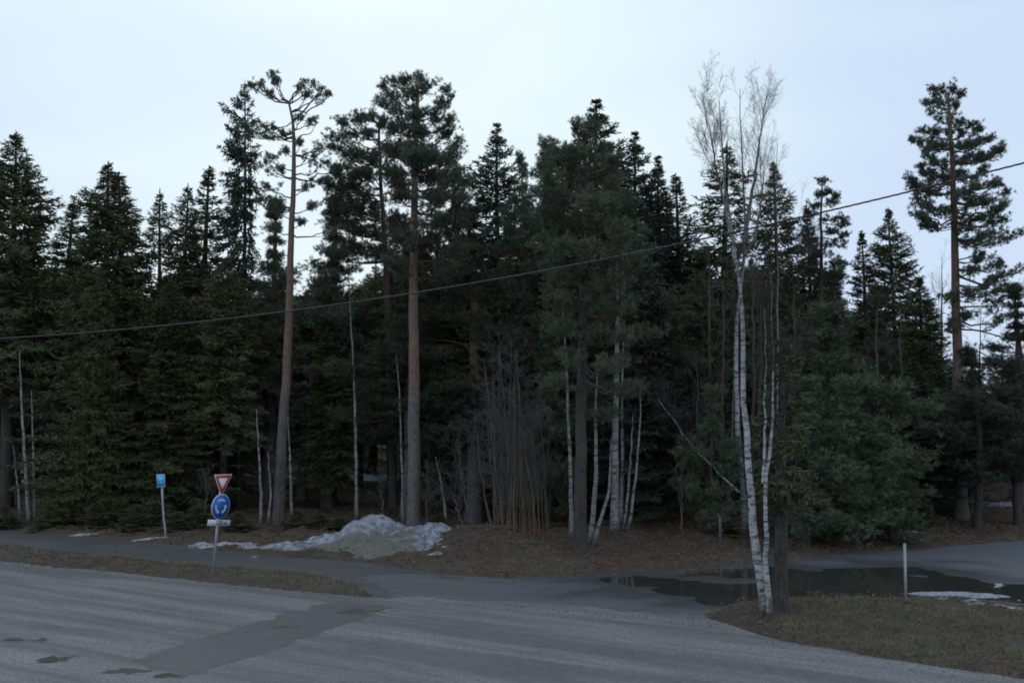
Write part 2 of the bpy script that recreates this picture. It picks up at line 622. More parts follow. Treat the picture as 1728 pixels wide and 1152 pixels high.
ISL = [
    [gxy(1105, 970), gxy(1180, 968), gxy(1290, 971), gxy(1305, 980), gxy(1230, 983), gxy(1150, 979)],
    [gxy(1512, 964), gxy(1570, 968), gxy(1605, 972), gxy(1560, 975), gxy(1530, 970)],
]


def sd_union(X, Y):
    return np.minimum(np.minimum(psd(X, Y, MAIN), psd(X, Y, PATH)), psd(X, Y, SIDE))


def side_h(X, Y):
    dp = np.minimum(np.minimum(psd(X, Y, PUD[0]), psd(X, Y, PUD[1])), psd(X, Y, PUD[2]))
    di = np.minimum(psd(X, Y, ISL[0]), psd(X, Y, ISL[1]))
    dp = np.maximum(dp, -di)
    dp = dp + fbm(X, Y * 2.2, 0.9) * 0.40 - 0.12
    return -0.008 - 0.05 * smooth(0.35, -0.35, dp) + fbm(X, Y, 2.5) * 0.004


BANK = gxy(800, 935)


def hgt(X, Y):
    X = np.asarray(X, float); Y = np.asarray(Y, float)
    d = sd_union(X, Y)
    h = -0.14 + 0.24 * smooth(-0.45, 0.55, d)
    rough = smooth(-0.2, 0.8, d)
    h = h + (fbm(X, Y, 1.1) * 0.10 + fbm(X, Y, 4.2) * 0.06) * (0.35 + rough * 0.8)
    far = smooth(1.0, 6.0, d)
    h = h + far * (fbm(X, Y, 0.22) * 0.7 + 0.12)
    # leaf covered bank left of the side road
    bx = (X - BANK[0]) / 3.6; by = (Y - BANK[1] - 0.6) / 2.6
    h = h + 0.42 * np.exp(-(bx * bx + by * by) * 1.3) * smooth(0.0, 1.2, d)
    # rising bank under the trees at the right
    h = h + smooth(0.8, 12.0, d) * smooth(9, 17, X) * smooth(30, 36, Y) * 0.9
    return h


def hz(x, y):
    return float(hgt(np.array([x]), np.array([y]))[0])


def axis(segs):
    out = []
    for a, b, st in segs:
        out.append(np.arange(a, b, st))
    return np.concatenate(out + [[segs[-1][1]]])


def grid_mesh(xs, ys, hf, keep=None):
    X, Y = np.meshgrid(xs, ys)
    Z = hf(X, Y)
    V = np.stack([X, Y, Z], -1).reshape(-1, 3)
    ny, nx = X.shape
    idx = np.arange(ny * nx).reshape(ny, nx)
    F = np.stack([idx[:-1, :-1], idx[:-1, 1:], idx[1:, 1:], idx[1:, :-1]], -1).reshape(-1, 4)
    if keep is not None:
        cx = X.reshape(-1)[F].mean(1); cy = Y.reshape(-1)[F].mean(1)
        F = F[keep(cx, cy)]
        used = np.unique(F)
        mp_ = np.full(len(V), -1); mp_[used] = np.arange(len(used))
        V = V[used]; F = mp_[F]
    mb = MB(); mb.add(V, F)
    return mb


xs = axis([(-900, -120, 60), (-120, -40, 8), (-40, -22, 1.0), (-22, 22, 0.2), (22, 45, 1.0), (45, 125, 8), (125, 900, 60)])
ys = axis([(-120, -20, 20), (-20, 12, 2.0), (12, 38, 0.2), (38, 60, 0.6), (60, 120, 4), (120, 1500, 80)])
tag(grid_mesh(xs, ys, hgt).build("ground", M["ground"], None, True), kind="structure")
tag(grid_mesh(axis([(-80, -22, 2.0), (-22, 20, 0.16), (20, 45, 2.5)]), axis([(-30, 13, 1.0), (13, 31, 0.16), (31, 56, 1.0)]), lambda X, Y: X * 0,
    lambda x, y: np.where((np.abs(x) < 21) & (y < 31), psd(x, y, MAIN) + fbm(x, y, 0.8) * 0.5 < 0.15, psd(x, y, MAIN) < 1.6)).build("road", M["road"], None, True), kind="structure")
# side road and gravel yard with its hollows
sr = grid_mesh(axis([(-10, 24, 0.14), (24, 61, 1.0)]), axis([(18, 42, 0.14)]), side_h, lambda x, y: (psd(x, y, SIDE) < 0.7) & (psd(x, y, MAIN) > -0.5))
so = tag(sr.build("side_road", M["side"], None, True), kind="structure")
sv = np.concatenate(sr.v)
dpw = np.minimum(np.minimum(psd(sv[:, 0], sv[:, 1], PUD[0]), psd(sv[:, 0], sv[:, 1], PUD[1])), psd(sv[:, 0], sv[:, 1], PUD[2]))
wv = smooth(2.6, 0.2, dpw + fbm(sv[:, 0], sv[:, 1] * 2, 0.6) * 2.2)
wa_ = so.data.attributes.new("wet", 'FLOAT', 'POINT'); wa_.data.foreach_set("value", wv.astype(np.float32))
bp = grid_mesh(axis([(-64, -22, 0.5), (-22, 2, 0.15)]), axis([(20, 36, 0.15), (36, 62, 0.5)]), lambda X, Y: X * 0 - 0.003, lambda x, y: (psd(x, y, PATH) < 0.9) & (psd(x, y, MAIN) > -0.4) & (psd(x, y, SIDE) + fbm(x, y, 0.7) * 1.2 > -0.5))
tag(bp.build("bike_path", M["path"], None, True), kind="structure")
wp = grid_mesh(axis([(0, 24, 0.8)]), axis([(20, 32, 0.8)]), lambda X, Y: X * 0 - 0.026, lambda x, y: (psd(x, y, PUD[0]) < 1.6) | (psd(x, y, PUD[1]) < 1.2) | (psd(x, y, PUD[2]) < 1.0))
tag(wp.build("puddle_water", M["water"], None, True), kind="structure")

# smooth asphalt strip laid across the main road
STRIP = [gxy(235, 1112), gxy(330, 1080), gxy(430, 1052), gxy(530, 1022), gxy(600, 1016), gxy(650, 1024), gxy(600, 1046), gxy(520, 1075), gxy(430, 1104), gxy(350, 1132), gxy(290, 1150)]
st = grid_mesh(axis([(-8, 0, 0.06)]), axis([(14, 24, 0.06)]), lambda X, Y: X * 0 + 0.004, lambda x, y: psd(x, y, STRIP) + fbm(x, y, 2.2, 5) * 0.34 < 0)
tag(st.build("asphalt_patch", M["patch"], None, True), kind="structure")

# mud lumps lying on the near road
rng = np.random.RandomState(3)
mbm = MB()
muds = [(45, 1080, 0.30, 0.06), (70, 1078, 0.22, 0.05), (72, 1114, 0.30, 0.07), (118, 1108, 0.2, 0.05), (28, 1080, 0.2, 0.03), (215, 1132, 0.4, 0.02), (285, 1140, 0.2, 0.04), (615, 1029, 0.5, 0.02), (590, 1033, 0.4, 0.018), (420, 1068, 0.4, 0.015), (480, 1058, 0.35, 0.012)]
for px, py, r_, h_ in muds:
    c = gnd(px, py)
    n = 22
    g = np.linspace(-1.4, 1.4, n)
    GX, GY = np.meshgrid(g, g)
    WX = c[0] + GX * r_ * 1.2; WY = c[1] + GY * r_ * 0.55
    Z = h_ * 0.7 * np.maximum(0, 0.75 - (GX ** 2 + GY ** 2) + fbm(WX, WY * 1.6, 5.0) * 2.6) - 0.004
    V = np.stack([WX, WY, Z], -1).reshape(-1, 3)
    idx = np.arange(n * n).reshape(n, n)
    F = np.stack([idx[:-1, :-1], idx[:-1, 1:], idx[1:, 1:], idx[1:, :-1]], -1).reshape(-1, 4)
    F = F[(V[F][:, :, 2] > -0.003).any(1)]
    mbm.add(V, F)
tag(mbm.build("mud", M["mud"], None, True), "dark wet mud and grit smeared in lumps on the near asphalt", "mud", kind="stuff")

# ------------------------------------------------------------------ snow
def snow_field(name, blobs, hfun_extra=None, step=0.07, mat_=None, attr=None, amp=1.0):
    """blobs: (X, Y, rx, ry, height)"""
    mb = MB()
    x0 = min(b[0] - b[2] * 1.7 for b in blobs); x1 = max(b[0] + b[2] * 1.7 for b in blobs)
    y0 = min(b[1] - b[3] * 1.7 for b in blobs); y1 = max(b[1] + b[3] * 1.7 for b in blobs)
    X, Y = np.meshgrid(np.arange(x0, x1, step), np.arange(y0, y1, step))
    Z = np.full(X.shape, -9.0)
    S = np.zeros(X.shape)
    for bx, by, rx, ry, hh in blobs:
        q = ((X - bx) / rx) ** 2 + ((Y - by) / ry) ** 2
        S = np.maximum(S, hh * (1.12 * np.exp(-q * 1.15) - 0.12))
    lum = fbm(X, Y, 1.7, 6) * 0.20 + fbm(X, Y, 0.8) * 0.14 + fbm(X, Y, 9.0, 3) * 0.05
    Z = np.maximum(hgt(X, Y), 0.0) + S + lum * np.minimum(1, S * 4 + 0.25) * amp - 0.03
    idx = np.arange(X.size).reshape(X.shape)
    F = np.stack([idx[:-1, :-1], idx[:-1, 1:], idx[1:, 1:], idx[1:, :-1]], -1).reshape(-1, 4)
    up = (S + lum * 0.25 * amp).reshape(-1)
    F = F[(up[F] > 0.02).any(1)]
    V = np.stack([X, Y, Z], -1).reshape(-1, 3)
    used = np.unique(F); mp_ = np.full(len(V), -1); mp_[used] = np.arange(len(used))
    mb.add(V[used], mp_[F])
    o = mb.build(name, mat_ or M["snow"], None, True)
    if attr is not None:
        a = o.data.attributes.new("grit", 'FLOAT', 'POINT')
        a.data.foreach_set("value", attr(V[used][:, 0], V[used][:, 1]).astype(np.float32))
    return o


def B(px, py, rx, ry, h):
    p = gxy(px, py)
    return (p[0], p[1], rx, ry, h)


# heap: white crest behind, gritty foot towards the path
h0 = gxy(622, 926)
heap = snow_field("snow_heap", [(h0[0], h0[1], 1.5, 1.15, 0.72), B(560, 928, 1.1, 0.7, 0.45), B(505, 931, 0.9, 0.4, 0.14), B(708, 928, 0.8, 0.7, 0.34), B(660, 938, 1.2, 0.8, 0.30)], mat_=M["heap"],
                  attr=lambda x, y: 0.62 * smooth(0.55, -0.25, y - (h0[1] - 0.55) - 0.25 * np.sin((x - h0[0]) * 1.3)) * smooth(-1.9, -1.0, x - h0[0]) * smooth(2.2, 1.2, x - h0[0]) + 0.0)
tag(heap, "dirty ploughed snow heap with gritty grey foot beside the path", "snow heap")
ss = snow_field("snow_strip", [B(395, 924, 0.9, 0.22, 0.07), B(440, 927, 1.0, 0.26, 0.09), B(485, 930, 0.9, 0.26, 0.09), B(345, 922, 0.5, 0.16, 0.05)], step=0.06, amp=0.6)
tag(ss, "low white snow strip along the path edge running to the snow heap", "snow")
s3 = snow_field("snow_patch", [(gxy(1605, 1001)[0], gxy(1605, 1001)[1], 1.0, 0.34, 0.07), (gxy(1650, 1004)[0], gxy(1650, 1004)[1], 0.8, 0.25, 0.05)], step=0.05, amp=0.4)
tag(s3, "flat melting snow patch lying in the big puddle behind the marker post", "snow", "thin snow patches")
for bl, lab in (([B(1695, 1029, 0.5, 0.14, 0.05), B(1725, 1032, 0.35, 0.12, 0.05)], "thin snow remnant on the grass at the right edge, beyond the marker post"),
                ([B(1640, 1022, 0.28, 0.09, 0.05), B(1650, 1025, 0.3, 0.08, 0.05)], "small snow remnant on the grass near the melting patch in the puddle"),
                ([B(800, 912, 0.8, 0.10, 0.10), B(845, 907, 0.8, 0.10, 0.10), B(760, 916, 0.6, 0.09, 0.09)], "narrow white snow line across the brown leaf bank beside the heap"),
                ([B(1205, 905, 1.1, 0.2, 0.05)], "faint snow line on the forest floor beside the small grey post"),
                ([B(255, 912, 0.9, 0.14, 0.06)], "thin snow crust on the path edge by the light blue sign"),
                ([B(140, 903, 0.6, 0.12, 0.06)], "small snow crust on the path edge farther left of the light blue sign"),
                ([B(1590, 1019, 0.22, 0.06, 0.04)], "tiny snow fleck on the grass beside the marker post")):
    o = snow_field("snow_patch", bl, step=0.05, amp=0.3)
    tag(o, lab, "snow", "thin snow patches")
far_sn = [(62, 822, 1.5, 1.2, 0.9), (88, 812, 0.5, 0.8, 0.3), (20, 812, 1.2, 0.8, 0.35), (205, 812, 0.7, 1.0, 0.55), (190, 830, 0.7, 0.5, 0.2), (235, 858, 1.4, 0.5, 0.12), (165, 858, 0.7, 0.4, 0.1),
          (300, 818, 1.6, 0.6, 0.16), (345, 815, 1.5, 0.5, 0.2), (410, 812, 1.2, 0.5, 0.16), (440, 806, 1.0, 0.6, 0.25), (480, 812, 0.8, 0.5, 0.18), (545, 812, 1.0, 0.5, 0.16), (568, 808, 0.9, 0.5, 0.26), (610, 809, 1.1, 0.6, 0.32), (650, 815, 0.7, 0.6, 0.2),
          (1715, 876, 1.0, 0.3, 0.08), (1540, 905, 0.25, 0.1, 0.05), (1690, 800, 2.5, 2.0, 0.3), (1640, 795, 2.0, 2.0, 0.3), (700, 806, 0.9, 0.6, 0.2), (750, 812, 0.8, 0.6, 0.2), (860, 806, 1.0, 0.6, 0.16)]
mbs = MB()
for px, py, rx, ry, hh in far_sn:
    p = gxy(px, py)
    n = 26
    g = np.linspace(-1.5, 1.5, n)
    GX, GY = np.meshgrid(g, g)
    WX = p[0] + GX * rx; WY = p[1] + GY * ry
    Z = hgt(WX, WY) + hh * 1.5 * np.exp(-(GX ** 2 + GY ** 2) * 1.1) - hh * 0.35 + fbm(WX, WY, 2.0) * 0.25 * min(1, hh * 3)
    idx = np.arange(n * n).reshape(n, n)
    F = np.stack([idx[:-1, :-1], idx[:-1, 1:], idx[1:, 1:], idx[1:, :-1]], -1).reshape(-1, 4)
    mbs.add(np.stack([WX, WY, Z], -1).reshape(-1, 3), F)
tag(mbs.build("forest_snow", M["snow"], None, True), "old snow lying in scraps on the forest floor between the trunks", "snow", kind="stuff")

# ------------------------------------------------------------------ dead grass and leaf litter
def scatter(name, n, x0, x1, y0, y1, cond, mat_, label, cat, kind, seed):
    r = np.random.RandomState(seed)
    X = r.uniform(x0, x1, n); Y = r.uniform(y0, y1, n)
    k = cond(X, Y)
    X, Y = X[k], Y[k]
    Z = hgt(X, Y) - 0.01
    P = np.stack([X, Y, Z], 1)
    mb = MB()
    if kind == 'blade':
        D = np.stack([r.normal(0, 0.7, len(X)), r.normal(0, 0.7, len(X)), r.uniform(0.2, 0.9, len(X))], 1)
        spikes(mb, P, D, r.uniform(0.05, 0.15, len(X)), r.uniform(0.008, 0.02, len(X)), r)
    else:
        D = np.stack([r.normal(0, 1, len(X)), r.normal(0, 1, len(X)), r.uniform(0.0, 0.5, len(X))], 1)
        P[:, 2] += 0.02
        kites(mb, P, D, r.uniform(0.05, 0.10, len(X)), r.uniform(0.03, 0.06, len(X)), r)
    return tag(mb.build(name, mat_), label, cat, kind="stuff")


scatter("dead_grass", 75000, 3, 15, 14.5, 23.5, lambda x, y: (sd_union(x, y) > 0.05) & (fbm(x, y, 1.3) > -0.25), M["grass"], "short flattened dead grass on the rounded plot around the birch", "grass", 'blade', 11)
scatter("verge_grass", 60000, -20, -1, 21.5, 32, lambda x, y: (sd_union(x, y) > 0.0) & (y < 33 - 0.0 * x) & (psd(x, y, PATH) < 2.5) & (psd(x, y, MAIN) < 3), M["grass"], "matted dead grass on the narrow verge between road and path", "grass", 'blade', 12)
scatter("fallen_leaves", 50000, -21, 21, 25, 42, lambda x, y: (sd_union(x, y) > 0.1) & ((psd(x, y, PATH) > 3.4) | (y > 30) | (x > -5)), M["litter"], "brown fallen leaves covering the forest floor and its bank", "leaf litter", 'leaf', 13)

def stones(name, n, x0, x1, y0, y1, cond, label, seed):
    r = np.random.RandomState(seed)
    X = r.uniform(x0, x1, n); Y = r.uniform(y0, y1, n)
    k = cond(X, Y); X, Y = X[k], Y[k]; n = len(X)
    Z = np.maximum(hgt(X, Y), 0.0)
    sz = r.uniform(0.008, 0.026, n) * (1 + (r.rand(n) > 0.97) * 1.2)
    O = np.array([[1, 0, 0], [0, 1, 0], [-1, 0, 0], [0, -1, 0], [0, 0, 0.8]]) * 1.0
    a = r.uniform(0, 6.28, n); ca, sa = np.cos(a), np.sin(a)
    V = O[None] * sz[:, None, None] * r.uniform(0.6, 1.3, (n, 5, 3))
    W = np.stack([V[..., 0] * ca[:, None] - V[..., 1] * sa[:, None] + X[:, None], V[..., 0] * sa[:, None] + V[..., 1] * ca[:, None] + Y[:, None], V[..., 2] + Z[:, None]], -1)
    b_ = (np.arange(n) * 5)[:, None, None]
    F = (np.array([[0, 1, 4], [1, 2, 4], [2, 3, 4], [3, 0, 4]])[None] + b_).reshape(-1, 3)
    mb = MB(); mb.add(W.reshape(-1, 3), F)
    return tag(mb.build(name, M["gravel"]), label, "gravel", kind="stuff")


M["gravel"] = foliage("loose_gravel", (0.06, 0.058, 0.055), (0.17, 0.165, 0.16), 6.0)
stones("gravel", 60000, -20, 16, 13, 30, lambda x, y: (np.abs(sd_union(x, y)) < 0.5 + fbm(x, y, 0.7) * 0.8), "loose grey gravel and grit along the ragged road edges", 21)
rk = np.random.RandomState(22)
mbk = MB()
kx = rk.uniform(-21, 20, 420); ky = rk.uniform(28.5, 42, 420)
kk_ = sd_union(kx, ky) > 0.5
kx, ky = kx[kk_], ky[kk_]
ka = rk.uniform(0, 6.28, len(kx)); kl = rk.uniform(0.4, 2.0, len(kx))
S5 = np.linspace(-0.5, 0.5, 6)
KX = kx[:, None] + np.cos(ka)[:, None] * kl[:, None] * S5 + rk.normal(0, 0.03, (len(kx), 6)); KY = ky[:, None] + np.sin(ka)[:, None] * kl[:, None] * S5 + rk.normal(0, 0.03, (len(kx), 6))
KZ = hgt(KX, KY) + 0.02 + np.abs(rk.normal(0, 0.06, (len(kx), 6)))
tubes(mbk, np.stack([KX, KY, KZ], -1), np.full((len(kx), 6), 0.012) * np.linspace(1.3, 0.5, 6), 4)
tag(mbk.build("fallen_twigs", M["pale_stem"]), "fallen sticks and twigs strewn over the forest floor", "twigs", kind="stuff")

# ------------------------------------------------------------------ tree builders
def jit_path(pts, rng, amp, n):
    """resample control points to n points, smoothly, with a little wander"""
    pts = np.asarray(pts, float)
    d = np.concatenate([[0], np.cumsum(np.linalg.norm(np.diff(pts, axis=0), axis=1))])
    t = np.linspace(0, d[-1], n)
    if len(pts) > 2:
        # Catmull like smoothing by repeated averaging of a fine linear path
        tf = np.linspace(0, d[-1], n * 6)
        Q = np.stack([np.interp(tf, d, pts[:, i]) for i in range(3)], 1)
        for _ in range(n):
            Q[1:-1] = (Q[:-2] + 2 * Q[1:-1] + Q[2:]) / 4
        P = np.stack([np.interp(t, tf, Q[:, i]) for i in range(3)], 1)
    else:
        P = np.stack([np.interp(t, d, pts[:, i]) for i in range(3)], 1)
    w = rng.normal(size=(n, 3)) * amp
    w[0] = 0; w[-1] = 0; w[:, 2] *= 0.3
    return P + w


def spruce_meshes(h=14.0, W=2.2, zb=0.6, seed=0, dens=1.0, gap=0.0, droop=0.55, hang=0.5, mat_="spruce", bark="dark_bark", side=None, lean=0.0, taper=0.66, spacing=0.25, r0=None):
    rng = np.random.RandomState(seed)
    tb = MB(); lf = MB()
    ax = np.array([0.0, 0.0])
    n = 16
    zt = np.linspace(0, h, n)
    wob = np.stack([np.sin(zt * 0.5 + seed) * 0.05 + lean * zt / h, np.cos(zt * 0.37 + seed) * 0.05], 1); wob[0] = 0
    P = np.concatenate([wob, zt[:, None]], 1)
    r0 = r0 or h * 0.0105
    rad = r0 * (1 - zt / h) ** 0.8 + 0.012
    rad[0] *= 1.35
    tubes(tb, P, rad, 9)
    # branches
    zs, az = [], []
    z = zb
    while z < h - 0.15:
        k = rng.randint(4, 7)
        a0 = rng.uniform(0, 2 * PI)
        for i in range(k):
            if rng.rand() < gap * (0.6 + 0.8 * rng.rand()):
                continue
            zs.append(z + rng.uniform(-0.12, 0.12)); az.append(a0 + 2 * PI * i / k + rng.uniform(-0.25, 0.25))
        z += spacing * rng.uniform(0.7, 1.3) * (0.65 + 0.5 * (1 - z / h))
    zs = np.array(zs); az = np.array(az)
    t = np.clip((zs - zb) / (h - zb), 0, 1)
    L = W * (1 - t) ** taper * rng.uniform(0.5, 1.15, len(zs)) + 0.04
    L *= (0.75 + 0.25 * smooth(0, 0.12, t)) * (0.22 + 0.78 * smooth(0.0, 0.16, 1 - t))
    lobes = 0.88 + 0.2 * np.sin(az * 2 + seed * 1.7 + zs * 0.5)
    L *= lobes
    if side is not None:
        L *= np.where(np.cos(az - side) > 0, 1.0, 0.55)
    m = 6
    s = np.linspace(0, 1, m)
    rise = (0.75 * t ** 1.5 - 0.10 + rng.uniform(-0.13, 0.13, len(zs)))[:, None] * s
    dr = (droop * (1 - t) ** 0.7)[:, None] * (s ** 1.6) * 0.9
    tip = 0.20 * (s ** 4)
    ZZ = zs[:, None] + L[:, None] * (rise - dr + tip)
    rr = L[:, None] * s
    bx = np.interp(zs, zt, P[:, 0]); by = np.interp(zs, zt, P[:, 1])
    bend = rng.uniform(-0.15, 0.15, len(zs))[:, None] * s
    BP = np.stack([bx[:, None] + rr * np.cos(az[:, None] + bend), by[:, None] + rr * np.sin(az[:, None] + bend), ZZ], -1)
    br = (0.006 + L * 0.008)[:, None] * (1 - 0.85 * s)
    tubes(lf, BP, br, 3)
    # side sprays
    cnt = np.maximum(14, (L * 44 * dens).astype(int))
    bi = np.repeat(np.arange(len(zs)), cnt)
    u = rng.uniform(0.08, 1.0, len(bi)) ** 0.85
    f = u * (m - 1); i0 = np.minimum(f.astype(int), m - 2); fr = (f - i0)[:, None]
    PP = BP[bi, i0] * (1 - fr) + BP[bi, i0 + 1] * fr
    TT = norm(BP[bi, i0 + 1] - BP[bi, i0])
    SS = np.stack([-TT[:, 1], TT[:, 0], TT[:, 2] * 0], 1) * np.where(rng.rand(len(bi)) < 0.5, -1, 1)[:, None]
    dn = np.array([0, 0, -1.0])
    hg = (rng.uniform(-0.15, 1.0, len(bi)) * hang * (1.1 - t[bi] * 0.8))[:, None]
    DD = norm(TT * rng.uniform(0.35, 0.9, len(bi))[:, None] + SS * rng.uniform(0.3, 1.0, len(bi))[:, None] + dn * hg + rng.normal(0, 0.28, (len(bi), 3)))
    LL = (0.10 + 0.05 * np.minimum(1, L[bi]) + 0.36 * (1 - u) * np.minimum(1, L[bi])) * rng.uniform(0.7, 1.35, len(bi))
    kites(lf, PP, DD, LL, LL * 0.12 + 0.018, rng)
    for q in (0.35, 0.7):
        Q = PP + DD * (LL * q)[:, None]
        D2 = norm(DD + rng.normal(0, 0.6, DD.shape) + dn * 0.3 * hang)
        kites(lf, Q, D2, LL * 0.6, LL * 0.10 + 0.016, rng)
    # leader
    kk = 26
    zz = rng.uniform(h - 0.8, h + 0.02, kk)
    a = rng.uniform(0, 2 * PI, kk)
    kites(lf, np.stack([np.full(kk, P[-1, 0]), np.full(kk, P[-1, 1]), zz], 1), np.stack([np.cos(a), np.sin(a), np.full(kk, 1.1)], 1), 0.04 + (h - zz) * 0.22, 0.03, rng)
    if zb > 1.5:   # dead lower branches
        nd = int(zb * 7)
        zd = rng.uniform(0.6, zb + 0.6, nd); a = rng.uniform(0, 2 * PI, nd); ld = rng.uniform(0.3, 1.3, nd)
        S4 = np.linspace(0, 1, 4)
        DP = np.stack([ld[:, None] * S4 * np.cos(a)[:, None], ld[:, None] * S4 * np.sin(a)[:, None], zd[:, None] - ld[:, None] * 0.3 * S4 ** 1.5], -1)
        tubes(tb, DP, np.full((nd, 4), 0.010) * (1.2 - S4), 3)
    return tb.mesh("trunk", M[bark], True), lf.mesh("crown", M[mat_])


def tufts(lf, C, D, rng, per=15, L=0.14, W=0.021):
    n = len(C)
    P = np.repeat(C, per, 0) + rng.normal(0, 0.025, (n * per, 3))
    DD = np.repeat(norm(D), per, 0) * 0.55 + rng.normal(0, 0.62, (n * per, 3)) + np.array([0, 0, 0.22])
    spikes(lf, P, DD, L * rng.uniform(0.7, 1.25, n * per), W, rng)


def clump(tb, lf, b, c, rad, rng, limb_r=0.045, dens=1.0, per=15, up=0.15, tl=0.14):
    """a limb from b to c carrying a flat cloud of needle tufts"""
    b = np.asarray(b, float); c = np.asarray(c, float); rad = np.asarray(rad, float)
    s = np.linspace(0, 1, 7)[:, None]
    Ld = np.linalg.norm(c - b)
    mid = b * (1 - s) + c * s
    mid = mid + np.array([0, 0, -1.0]) * (Ld * 0.13 * np.sin(s * PI)) + rng.normal(0, 0.035 * min(Ld, 2), mid.shape) * np.sin(s * PI)
    tubes(tb, mid, limb_r * (1.05 - 0.75 * s[:, 0]), 5)
    area = rad[0] * rad[2] * 3.3 + rad[1] * rad[2] * 1.2 + 0.15
    ns = max(5, int(area * 13 * dens))
    d = norm(rng.normal(size=(ns, 3)))
    d[:, 2] = np.where(rng.rand(ns) < 0.72, np.abs(d[:, 2]), d[:, 2])
    E = c + d * rad * 1.15 * (rng.rand(ns, 1) ** 0.6)
    st = mid[rng.randint(3, 7, ns)]
    S5 = np.linspace(0, 1, 5)
    SP = st[:, None, :] * (1 - S5[None, :, None]) + E[:, None, :] * S5[None, :, None]
    SP[:, :, 2] -= (np.linalg.norm(E - st, axis=1) * 0.12)[:, None] * np.sin(S5 * PI)
    tubes(tb, SP, np.full((ns, 5), 0.013) * (1.15 - 0.8 * S5), 3)
    k = max(3, int(10 * dens ** 0.5))
    bi = np.repeat(np.arange(ns), k)
    u = 1 - rng.rand(len(bi)) ** 1.3 * 0.62
    f = u * 4; i0 = np.minimum(f.astype(int), 3); fr = (f - i0)[:, None]
    PP = SP[bi, i0] * (1 - fr) + SP[bi, i0 + 1] * fr
    T = norm(SP[bi, i0 + 1] - SP[bi, i0])
    off = rng.normal(0, 0.6 * tl, PP.shape)
    tufts(lf, PP + off, T + np.array([0, 0, 0.5]) + off * 4, rng, per, tl)


def pine_generic(seed, h=14.0, zb=6.0, W=2.3, flat=0.34, dens=1.0, mat_="pine", bark="pine_bark", round_=0.5):
    rng = np.random.RandomState(seed)
    tb = MB(); lf = MB()
    P = jit_path([(0, 0, 0), (rng.normal(0, .1), rng.normal(0, .1), h * .5), (rng.normal(0, .15), rng.normal(0, .15), h - 0.3)], rng, 0.02, 14)
    rad = h * 0.013 * (1 - np.linspace(0, 1, 14)) ** 0.7 + 0.03
    rad[0] *= 1.3
    tubes(tb, P, rad, 10)
    z = zb
    while z < h - 0.2:
        t = (z - zb) / (h - zb)
        prof = (math.sin(min(1.0, t * 1.15 + 0.22) * PI) ** round_) if t > 0.25 else 0.75 + t
        k = rng.randint(2, 4)
        a0 = rng.uniform(0, 2 * PI)
        for i in range(k):
            a = a0 + i * 2 * PI / k + rng.uniform(-.4, .4)
            L = W * prof * rng.uniform(0.55, 1.1)
            b = np.array([np.interp(z, P[:, 2], P[:, 0]), np.interp(z, P[:, 2], P[:, 1]), z])
            c = b + np.array([math.cos(a) * L * .72, math.sin(a) * L * .72, L * (0.05 + 0.5 * t)])
            clump(tb, lf, b, c, (0.36 + L * 0.33, 0.36 + L * 0.33, flat * (0.7 + 0.35 * L)), rng, 0.015 + L * 0.010, dens * 0.8)
        z += rng.uniform(0.38, 0.75)
    clump(tb, lf, P[-2], P[-1] + np.array([0, 0, 0.15]), (0.45, 0.45, 0.45), rng, 0.03, dens)
    nd = int(zb * 1.5)
    if nd > 2:
        zd = rng.uniform(zb * 0.5, zb + 1, nd); a = rng.uniform(0, 2 * PI, nd); ld = rng.uniform(0.3, 1.4, nd)
        S4 = np.linspace(0, 1, 4)
        DP = np.stack([ld[:, None] * S4 * np.cos(a)[:, None], ld[:, None] * S4 * np.sin(a)[:, None], zd[:, None] - ld[:, None] * 0.15 * S4 + ld[:, None] * .2 * S4 ** 3], -1)
        tubes(tb, DP, np.full((nd, 4), 0.014) * (1.2 - S4), 3)
    return tb.mesh("trunk", M[bark], True), lf.mesh("crown", M[mat_])


def grow(P, Rr, k, ratio, ang, up, rng, m=5, t0=0.2, t1=1.0, lenabs=None, jit=0.06, rmin=0.003):
    """children of paths P [N,m0,3]: k each"""
    N, m0, _ = P.shape
    seg = np.linalg.norm(np.diff(P, axis=1), axis=2).sum(1)
    bi = np.repeat(np.arange(N), k)
    u = rng.uniform(t0, t1, len(bi))
    f = u * (m0 - 1); i0 = np.minimum(f.astype(int), m0 - 2); fr = (f - i0)[:, None]
    B0 = P[bi, i0] * (1 - fr) + P[bi, i0 + 1] * fr
    T = norm(P[bi, i0 + 1] - P[bi, i0])
    rp = Rr[bi, i0] * (1 - fr[:, 0]) + Rr[bi, i0 + 1] * fr[:, 0]
    X = norm(np.cross(T, rng.normal(size=T.shape)))
    a = rng.uniform(ang * 0.7, ang * 1.3, len(bi))[:, None]
    D = norm(T * np.cos(a) + X * np.sin(a))
    L = (seg[bi] if lenabs is None else lenabs) * ratio * rng.uniform(0.55, 1.1, len(bi)) * (1.15 - 0.6 * u)
    S = np.linspace(0, 1, m)
    C = B0[:, None, :] + D[:, None, :] * (L[:, None] * S)[:, :, None]
    C[:, :, 2] += (up * L)[:, None] * S ** 2
    C[:, 1:] += rng.normal(0, 1, C[:, 1:].shape) * (jit * L[:, None] * S[1:])[:, :, None]
    r = np.maximum(rmin, np.minimum(rp * 0.45, 0.0060 * L + 0.0012))[:, None] * (1.05 - 0.7 * S)
    return C, np.maximum(r, rmin * 0.6)


